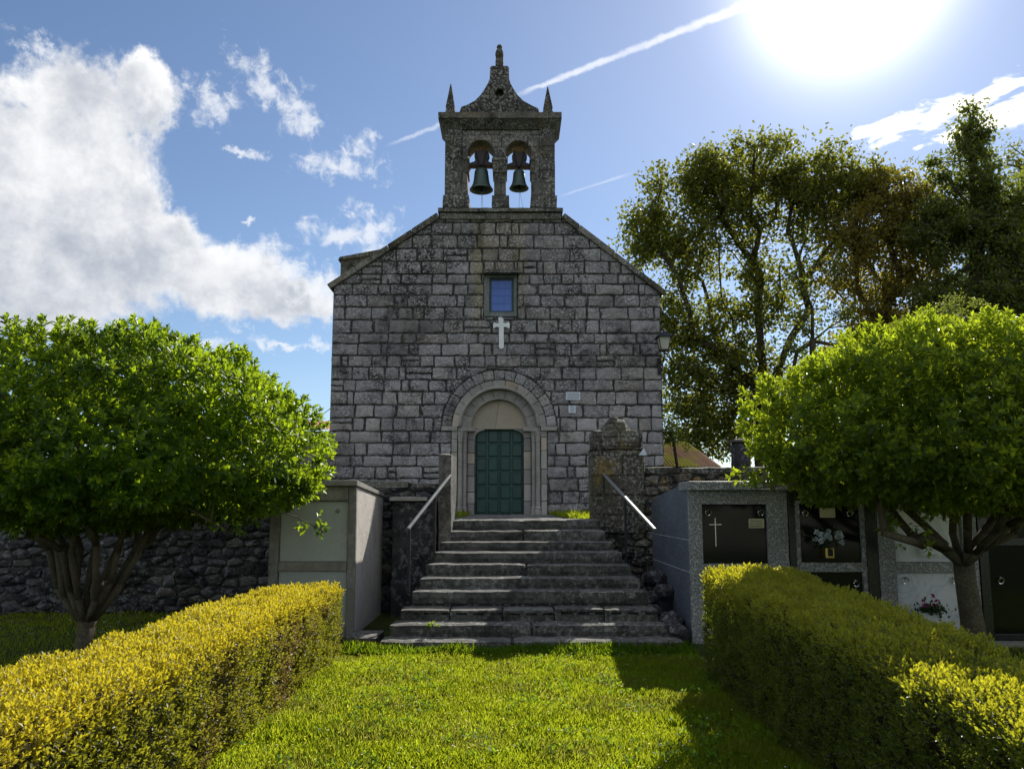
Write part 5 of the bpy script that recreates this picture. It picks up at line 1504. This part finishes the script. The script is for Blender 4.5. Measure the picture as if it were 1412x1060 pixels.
topiary('round_tree', 'broad dome clipped evergreen tree with many low stems left of the path', -4.55, 8.4, -4.30, 8.3, 1.98, 2.06, 1.80, 1.42, 0.56, M['leaf_left'], 3, 6600, 6500, 150, 0.092, 0.042,
        'clipped trees beside the lawn', extra=[((-2.2, 8.2, 1.5), (-1.95, 8.1, 1.35), 10), ((-2.9, 7.6, 1.55), (-2.7, 7.5, 1.35), 8)])
topiary('round_tree', 'dome clipped tree with a single spotted trunk in front of the marble tomb', 5.2, 8.75, 4.62, 7.75, 2.22, 1.98, 1.42, 1.18, 0.64, M['leaf_right'], 4, 6600, 6500, 170, 0.088, 0.040,
        'clipped trees beside the lawn', trunk_fork=[(5.13, 8.75, -.05), (5.09, 8.72, 0.35), (5.03, 8.68, 0.75), (4.98, 8.62, 1.06)],
        extra=[((2.70, 7.9, 1.93), (2.22, 7.8, 1.93), 16), ((2.8, 7.8, 1.85), (2.42, 7.7, 1.80), 12), ((3.75, 7.6, 1.55), (3.6, 7.5, 1.36), 10), ((4.05, 7.6, 1.5), (3.95, 7.5, 1.25), 8)])

def back_tree(name, label, cat, Y, trunk_px, lobes, leafm, barkm, nclus, per, leafs, seed, r_base, crad=0.55, dens=None, group='trees beyond the churchyard', zfloor=TERR, depth=0.8):
    global rs
    rs = np.random.RandomState(seed); rng = random.Random(seed)
    kk = Y/31.0; crad *= kk; leafs *= kk; r_base *= kk
    chain = []
    for (a, b) in trunk_px:
        X, Z = W(a, b, Y); chain.append((X, Y+rng.uniform(-.1, .1), Z))
    chain = [(chain[0][0]-0.0, Y, zfloor-0.1)] + chain
    root = thing(name, (chain[0][0], Y, zfloor), label, cat, group)
    cl = []; areas = [l[2]*l[3]*(l[4] if len(l) > 4 else 1.0) for l in lobes]; tot = sum(areas)
    for l, ar in zip(lobes, areas):
        n = max(3, int(nclus*ar/tot))
        X, Z = W(l[0], l[1], Y); k = Y/1060.0
        for i in range(n):
            d = rs.randn(3); d /= np.linalg.norm(d); f = rs.rand()**0.45
            cl.append((X+d[0]*l[2]*k*f, Y+d[1]*l[2]*k*f*depth, max(zfloor+0.3, Z+d[2]*l[3]*k*f)))
    C = np.array(cl)
    P = np.repeat(C, per, axis=0)+rs.randn(len(C)*per, 3)*crad*np.array([0.46, 0.46, 0.34])*(0.6+0.8*rs.rand(len(C)))[:, None].repeat(per, axis=0)
    D = rs.randn(len(P), 3)+np.array([0, 0, -0.2])
    N = rs.randn(len(P), 3)+np.array([0, 0, 0.8])
    me = leaf_mesh('crown', P, D, N, leafs*(0.7+0.6*rs.rand(len(P))), leafs*0.6, 0.15)
    add_mesh('crown', me, leafm, root)
    mb = grow(chain, [tuple(c) for c in C[::3]], r_base, 0.022*kk, 0.7*kk, 0.06, 0.55, 0.1, rng, (8, 4), 1.2)
    mb.build('trunk', barkm, root, smooth=True)
    return root
back_tree('oak_tree', 'largest spreading oak with an open crown just right of the church', 'tree', 47.0,
          [(1050, 640), (1052, 560), (1052, 500), (1048, 455)],
          [(1050,240,125,46),(965,262,84,50),(1140,258,80,48),(1200,265,42,40,.8),(900,325,48,50),(960,345,52,60,.8),(1040,310,62,36,.5),(925,420,44,44,.7),(935,490,38,60,.9),(960,560,50,60,1),(1010,600,50,40,.7),(1000,450,54,60,.8),(1005,530,50,60,.8),(1140,330,50,40,.32),(1075,400,50,60,.55),(1040,380,40,50,.5),(1110,290,60,40,.5),(1050,520,40,60,.5),(950,615,42,22,.8),(885,345,22,30,.7)],
          M['oak_leaf'], M['bark_far'], 1150, 44, 0.19, 5, 0.27, 0.60)
back_tree('oak_tree', 'slim open tree with sparse pale leaves between the big oak and the bronze tree', 'tree', 44.0,
          [(1124, 620), (1121, 470), (1120, 425)],
          [(1118,395,36,40,.5),(1145,440,44,34,.7),(1100,470,40,40,.6),(1160,500,50,50,1),(1095,560,50,60,1),(1130,350,40,30,.35)],
          M['lime_leaf'], M['bark_far'], 120, 40, 0.16, 6, 0.13, 0.5)
back_tree('bronze_tree', 'reddish brown leaved tree between the open oak and the tall ivy covered tree', 'tree', 45.0,
          [(1195, 620), (1200, 520), (1212, 450), (1225, 420)],
          [(1245,262,60,38,.9),(1270,310,56,54,1),(1215,320,60,50,.9),(1180,385,56,46,.8),(1160,330,40,40,.5),(1255,385,60,50,.9),(1210,440,50,40,.8),(1270,450,50,40,.9),(1180,500,50,60,.7)],
          M['brown_leaf'], M['bark_red'], 620, 46, 0.17, 8, 0.24, 0.55)
back_tree('ivy_tree', 'tall narrow topped dark tree wrapped in ivy near the right edge', 'tree', 42.0,
          [(1350, 640), (1350, 480), (1345, 330), (1340, 220), (1338, 165)],
          [(1336,172,20,28,1.3),(1340,205,32,38,1.2),(1335,262,56,42,1.1),(1305,320,56,54,1.1),(1300,250,26,22,.7),(1390,290,50,50,1),(1360,330,52,60,1.2),(1395,370,50,70,1.2),(1350,410,60,50,1.2),(1300,420,40,40,1),(1400,450,60,60,1.2),(1282,222,7,8,.8),(1340,500,70,60,.8)],
          M['ivy_leaf'], M['bark_far'], 700, 66, 0.17, 9, 0.3, 0.5)
back_tree('sparse_tree', 'thin leafed light tree at the far right edge behind the ivy tree', 'tree', 49.0,
          [(1420, 640), (1418, 400), (1412, 290)],
          [(1400,220,30,28,.5),(1415,250,36,40,.7),(1430,300,50,60,1),(1385,280,30,30,.5)],
          M['oak_leaf'], M['bark_far'], 120, 26, 0.15, 10, 0.15, 0.5)
back_tree('leafy_shrub', 'light green shrub showing just above the right clipped tree', 'shrub', 17.0,
          [(1300, 560), (1300, 480)], [(1290,440,40,32,1),(1325,430,36,28,1),(1250,470,40,36,1)], M['lime_leaf'], M['bark_far'], 60, 60, 0.11, 12, 0.06, 0.35, group=None)
back_tree('leafy_shrub', 'yellow green climbing shrub over the mossy tiled roof right of the church', 'shrub', 26.5,
          [(935, 690), (935, 650)], [(922,596,18,18,1),(935,606,16,10,.6)], M['lime_leaf'], M['bark_far'], 16, 40, 0.13, 13, 0.06, 0.35, group=None)

# ------------------------------------------------------------------ houses seen past the church
def tiled_slope(mb, p00, p10, p01, p11, n, h=0.05):
    """rows of half-round tiles running from edge p00-p10 (eave) to p01-p11 (ridge)"""
    p00, p10, p01, p11 = map(Vector, (p00, p10, p01, p11))
    nrm = (p10-p00).cross(p01-p00).normalized()
    if nrm.z < 0: nrm = -nrm
    for k in range(n):
        a, b = k/n, (k+1)/n-0.01*1
        e = [p00.lerp(p10, a+(b-a)*q) for q in (0, .25, .5, .75, 1)]; r_ = [p01.lerp(p11, a+(b-a)*q) for q in (0, .25, .5, .75, 1)]
        hh = (0, .75, 1, .75, 0)
        vs = [e[i]+nrm*h*hh[i] for i in range(5)]+[r_[i]+nrm*h*hh[i] for i in range(5)]
        mb.add(vs, [(i, i+1, 6+i, 5+i) for i in range(4)])
def houses():
    Y = 28.0
    x0 = WX(880, 640, Y); x1 = WX(994, 640, Y); ze = WZ(644, Y); zr = WZ(613, Y+2.0)+.1
    t = thing('outbuilding', ((x0+x1)/2, Y+2, TERR), 'low outbuilding with a mossy ribbed clay tile roof right of the church', 'building')
    m = MB(); m.box(x0+.15, x1-.2, Y+.15, Y+4, TERR-.1, ze-.05); m.build('wall', M['concrete'], t)
    r = MB(); xr = WX(945, 620, Y+2)
    tiled_slope(r, (x0-.1, Y, ze), (x1, Y, ze), (x0-.1, Y+2.0, zr), (xr, Y+2.0, zr), 24, 0.05)
    tiled_slope(r, (x1, Y, ze), (x1, Y+4.2, ze), (xr, Y+2.0, zr), (xr+.01, Y+2.05, zr), 20, 0.05)
    r.build('roof', M['tile'], t)
    b = MB(); b.prism([(Y+.05, ze-.03), (Y+2, zr-.04), (Y+4.1, ze-.03)], x0-.05, xr, 'X'); b.build('roof_deck', M['concrete'], t)
    Y = 34.0
    x0 = WX(330, 600, Y); x1 = WX(500, 600, Y); ze = WZ(592.5, Y)
    t = thing('house', ((x0+x1)/2, Y+3, TERR), 'distant white walled house with a red tiled roof left of the church', 'house')
    m = MB(); m.box(x0+.3, x1-.3, Y+.4, Y+7, TERR-.1, ze-.02); m.build('wall', M['concrete'], t)
    r = MB(); tiled_slope(r, (x0, Y, ze), (x1, Y, ze+.0), (x0+1.5, Y+3.6, ze+0.75), (x1-.5, Y+3.6, ze+0.75), 34, 0.06); r.build('roof', M['tile_red'], t)
    # service wire from the house to the church corner
    w = MB(); a = Vector((WX(380, 588, 34), 34, WZ(588, 34))); b = Vector((XL-.01, 21.4, WZ(558, 21)))
    w.tube([a.lerp(b, k/10)-Vector((0, 0, 0.35*math.sin(PI*k/10))) for k in range(11)], 0.012, 4)
    tag(w.build('service_wire', M['iron'], None, tuple(a)), 'thin black wire running from the distant house to the church corner', 'wire')
houses()

# unseen trees and wall added so the polished tomb panels have something to reflect
def behind():
    src = [o for o in scene.objects if o.name == 'round_tree.001'][0]
    for (x, y, sc_, lab) in ((3.9, -1.6, 1.0, 'added dome clipped tree behind the viewer to mirror in the polished tomb panels'), (8.6, -3.2, 1.1, 'second added dome clipped tree behind the viewer further to the right for reflections')):
        c = src.copy(); COL.objects.link(c); c.location = (x, y, 0); c.rotation_euler.z = x; c['label'] = lab
        for ch in list(src.children):
            d = ch.copy(); COL.objects.link(d); d.parent = c
    m = MB(); m.box(-14, 16, -11.2, -10.8, -.1, 1.75)
    tag(m.build('reflection_wall', M['concrete'], None, (0, -11, 0)), 'long pale concrete wall added far behind the viewer for the panel reflections', 'wall')
behind()

# ------------------------------------------------------------------ hedges
def hedge(name, label, x0f, x1f, z1f, ya, yb, mat, seed, nsh, leafL=0.030, leafW=0.0155):
    """x0f(y), x1f(y): sides; z1f(y): top height"""
    global rs
    rs = np.random.RandomState(seed)
    root = thing(name, ((x0f(ya)+x1f(ya))/2, (ya+yb)/2, 0), label, 'hedge', 'clipped hedges beside the lawn')
    # inner woody core
    c = MB(); n = 24; vs = []; fs = []; ins = 0.11
    for i in range(n+1):
        y = ya+ins+(yb-ya-2*ins)*i/n; a, b, z = x0f(y)+ins, x1f(y)-ins, z1f(y)-ins
        vs += [(a, y, 0.0), (a, y, z), (b, y, z), (b, y, 0.0)]
    for i in range(n):
        for q in range(3): fs.append((i*4+q, i*4+q+1, (i+1)*4+q+1, (i+1)*4+q))
    fs += [(3, 2, 1, 0), (n*4, n*4+1, n*4+2, n*4+3)]
    c.add(vs, fs); c.build('twig_core', M['soil'], root)
    P = []; A = []
    def sample(n_, kind):
        for _ in range(n_):
            y = ya+(yb-ya)*rs.rand(); a, b, z = x0f(y), x1f(y), z1f(y); r_ = 0.10
            if kind == 'T': x = a+(b-a)*rs.rand(); p = [x, y, z]; nn = [0, 0, 1]
            elif kind == 'L': p = [a, y, z*rs.rand()]; nn = [-1, 0, 0.1]
            elif kind == 'R': p = [b, y, z*rs.rand()]; nn = [1, 0, 0.1]
            elif kind == 'F': p = [a+(b-a)*rs.rand(), ya, z1f(ya)*rs.rand()]; nn = [0, -1, 0.1]
            else: p = [a+(b-a)*rs.rand(), yb, z1f(yb)*rs.rand()]; nn = [0, 1, 0.1]
            p = np.array(p); nn = np.array(nn, float)
            # round the shoulders
            ex = min(p[0]-x0f(p[1]), x1f(p[1])-p[0]); ez = z1f(p[1])-p[2]; ey = min(p[1]-ya, yb-p[1])
            if ex < r_ and ez < r_:
                k = math.hypot(r_-ex, r_-ez)
                if k > r_: 
                    p[2] -= (k-r_)*0.75; p[0] += math.copysign((k-r_)*0.5, (x0f(p[1])+x1f(p[1]))/2-p[0])
                nn = nn+np.array([math.copysign(0.6, p[0]-(x0f(p[1])+x1f(p[1]))/2), 0, 0.6])
            lump = noise.noise(Vector(p)*3.0)*0.045+noise.noise(Vector(p)*9.0)*0.04
            P.append(p+nn/np.linalg.norm(nn)*(lump-0.055*rs.rand()**1.5)); A.append(nn)
    L = yb-ya; w = x1f(ya)-x0f(ya); h = z1f((ya+yb)/2)
    tot = L*w+2*L*h+2*w*h
    sample(int(nsh*1.15*L*w/tot), 'T'); sample(int(nsh*L*h/tot), 'L'); sample(int(nsh*L*h/tot), 'R'); sample(int(nsh*w*h/tot), 'F'); sample(int(nsh*w*h/tot), 'B')
    P = np.array(P); A = norm(np.array(A))
    A = A*0.55+np.array([0, 0, 0.75])+rs.randn(len(P), 3)*0.35
    o = rosettes(P, A, 6, leafL, leafW, 0.75, leafL*1.6)
    me = leaf_mesh('foliage', o[0], o[1], o[2], o[3], o[4], 0.2, 0.05)
    add_mesh('foliage', me, mat, root)
    k = rs.choice(len(P), len(P)//7, replace=False)
    me = leaf_mesh('twigs', P[k]-norm(A[k])*0.03, A[k]+rs.randn(len(k), 3)*0.3, rs.randn(len(k), 3), 0.085, 0.005, 0.1)
    add_mesh('twigs', me, M['bark'], root)
hedge('clipped_hedge', 'bronze and yellow clipped hedge along the left side of the lawn', lambda y: -2.66, lambda y: -1.86, lambda y: 0.74+0.015*math.sin(y*2.2), 1.9, 8.55, M['hedge_left'], 51, 25000)
hedge('clipped_hedge', 'taller green clipped hedge with sunlit yellow ends along the right side of the lawn', lambda y: 1.84, lambda y: 2.66+0.04*math.sin(y), lambda y: 0.80+0.2*max(0, min(1, (y-3.8)/3.4))+0.02*math.sin(y*1.7), 1.9, 7.5, M['hedge_right'], 52, 25000)

# ------------------------------------------------------------------ grass
def grass(name, regions, mat, label, seed, hmin, hmax, wid):
    global rs
    rs = np.random.RandomState(seed)
    PP = []
    for (x0, x1, y0, y1, z, n, power) in regions:
        u = rs.rand(n)
        y = y0+(y1-y0)*u**power; x = x0+(x1-x0)*rs.rand(n)
        PP.append(np.stack([x, y, np.full(n, z)], axis=1))
    P = np.concatenate(PP); n = len(P)
    # patchy height
    pn = np.array([noise.noise(Vector((p[0]*2.2, p[1]*2.2, 0)))+0.6*noise.noise(Vector((p[0]*7, p[1]*7, 3))) for p in P])
    h = (hmin+(hmax-hmin)*rs.rand(n))*(1+0.55*pn)
    a = rs.rand(n)*2*PI; lean = 0.15+0.75*rs.rand(n)
    D = np.stack([np.cos(a)*lean, np.sin(a)*lean, np.ones(n)], axis=1)
    N = np.stack([np.cos(a+1.3), np.sin(a+1.3), np.full(n, 0.5)], axis=1)
    me = leaf_mesh(name, P, D, N, h, wid*(0.7+0.6*rs.rand(n)), 0.1, 0.25)
    return tag(add_mesh(name, me, mat), label, None, kind='stuff')
grass('lawn_grass', [(-1.95, 2.0, 3.6, 9.3, 0.0, 150000, 1.25), (-7.5, -2.6, 4.2, 12.0, 0.0, 26000, 1.0), (2.6, 9.5, 4.0, 9.3, 0.0, 26000, 1.0)],
      M['grass'], 'bright green meadow grass of the lawn and around the hedges', 61, 0.025, 0.075, 0.0058)
grass('churchyard_grass', [(1.0, 6.0, 12.7, 20.9, TERR-.02, 16000, 1.0), (-6.0, -1.1, 12.7, 20.9, TERR-.02, 9000, 1.0)], M['grass'], 'longer grass of the raised churchyard beside the church wall', 62, 0.06, 0.16, 0.010)
grass('step_edge_grass', [(-1.9, 2.0, 8.55, 8.86, 0.0, 5000, 1.0)], M['weed'], 'taller bright grass tufts along the bottom step', 63, 0.05, 0.13, 0.007)
def ground_cover():
    # clover and dandelion rosettes, straw-coloured clippings and a few fallen leaves
    global rs
    rs = np.random.RandomState(81)
    n = 1500; y = 3.8+5.0*rs.rand(n)**1.1; x = -1.8+3.7*rs.rand(n)
    keep = np.array([noise.noise(Vector((a*1.6, b*1.6, 9)))+0.25*rs.rand() > 0.12 for a, b in zip(x, y)]); x, y = x[keep], y[keep]
    P = np.stack([x, y, 0.03+0.02*rs.rand(len(x))], axis=1)
    o = rosettes(P, np.tile([[0, 0, 1.0]], (len(P), 1))+rs.randn(len(P), 3)*.15, 5, 0.045, 0.024, 1.3, 0.01)
    tag(add_mesh('clover', leaf_mesh('clover', *o, 0.1), M['weed']), 'broad leaved clover patches in the lawn', None, kind='stuff')
    n = 260; P = np.stack([-1.8+3.7*rs.rand(n), 3.8+5.0*rs.rand(n), 0.035+0.03*rs.rand(n)], axis=1)
    tag(add_mesh('dry_clippings', leaf_mesh('dry_clippings', P, rs.randn(n, 3)*[1, 1, .15], np.tile([[0, 0, 1.0]], (n, 1)), 0.04, 0.008, 0.05), simple('straw', (0.26, 0.22, 0.10), 0.9, spec=0.1, bmp=0)), 'dry straw coloured clippings in the lawn', None, kind='stuff')
ground_cover()
def flowers():
    global rs
    rs = np.random.RandomState(70)
    for (nm, mat, n, size, lab, regs) in (('buttercups', M['flower_y'], 420, 0.009, 'tiny yellow flowers scattered in the lawn', (-1.8, 1.0, 4.6, 8.8)), ('daisies', M['flower_w'], 110, 0.007, 'tiny white daisies scattered in the lawn', (-1.9, 2.0, 4.2, 8.9)), ('shade_daisies', M['flower_w'], 200, 0.011, 'tiny white daisies in the shaded grass by the left wall', (-7.0, -2.7, 7.0, 11.8))):
        x = regs[0]+(regs[1]-regs[0])*rs.rand(n); y = regs[2]+(regs[3]-regs[2])*rs.rand(n)**(0.75 if nm == 'buttercups' else 1)
        C = np.stack([x, y, 0.045+0.03*rs.rand(n)], axis=1)
        P = np.repeat(C, 5, axis=0); a = np.tile(np.arange(5)*2*PI/5, n)
        D = np.stack([np.cos(a), np.sin(a), np.full(len(a), 0.35)], axis=1); N = np.tile([[0, -.3, 1.0]], (len(a), 1))
        tag(add_mesh(nm, leaf_mesh(nm, P, D, N, size, size*0.9, 0.05), mat), lab, None, kind='stuff')
    # a small weed sprouting from the second step
    X, Z = W(596, 861, STEP[8][2]-.03)
    P = np.array([[X, STEP[8][2]-.02, Z]])+rs.randn(26, 3)*np.array([.03, .01, .012]); D = rs.randn(26, 3)+np.array([0, -.6, .5])
    o = add_mesh('weed', leaf_mesh('weed', P, D, rs.randn(26, 3), .045, .022), M['weed'], None, (X, STEP[8][2], Z)); tag(o, 'small bright weed sprouting from the riser of the second lowest step', 'plant')
flowers()
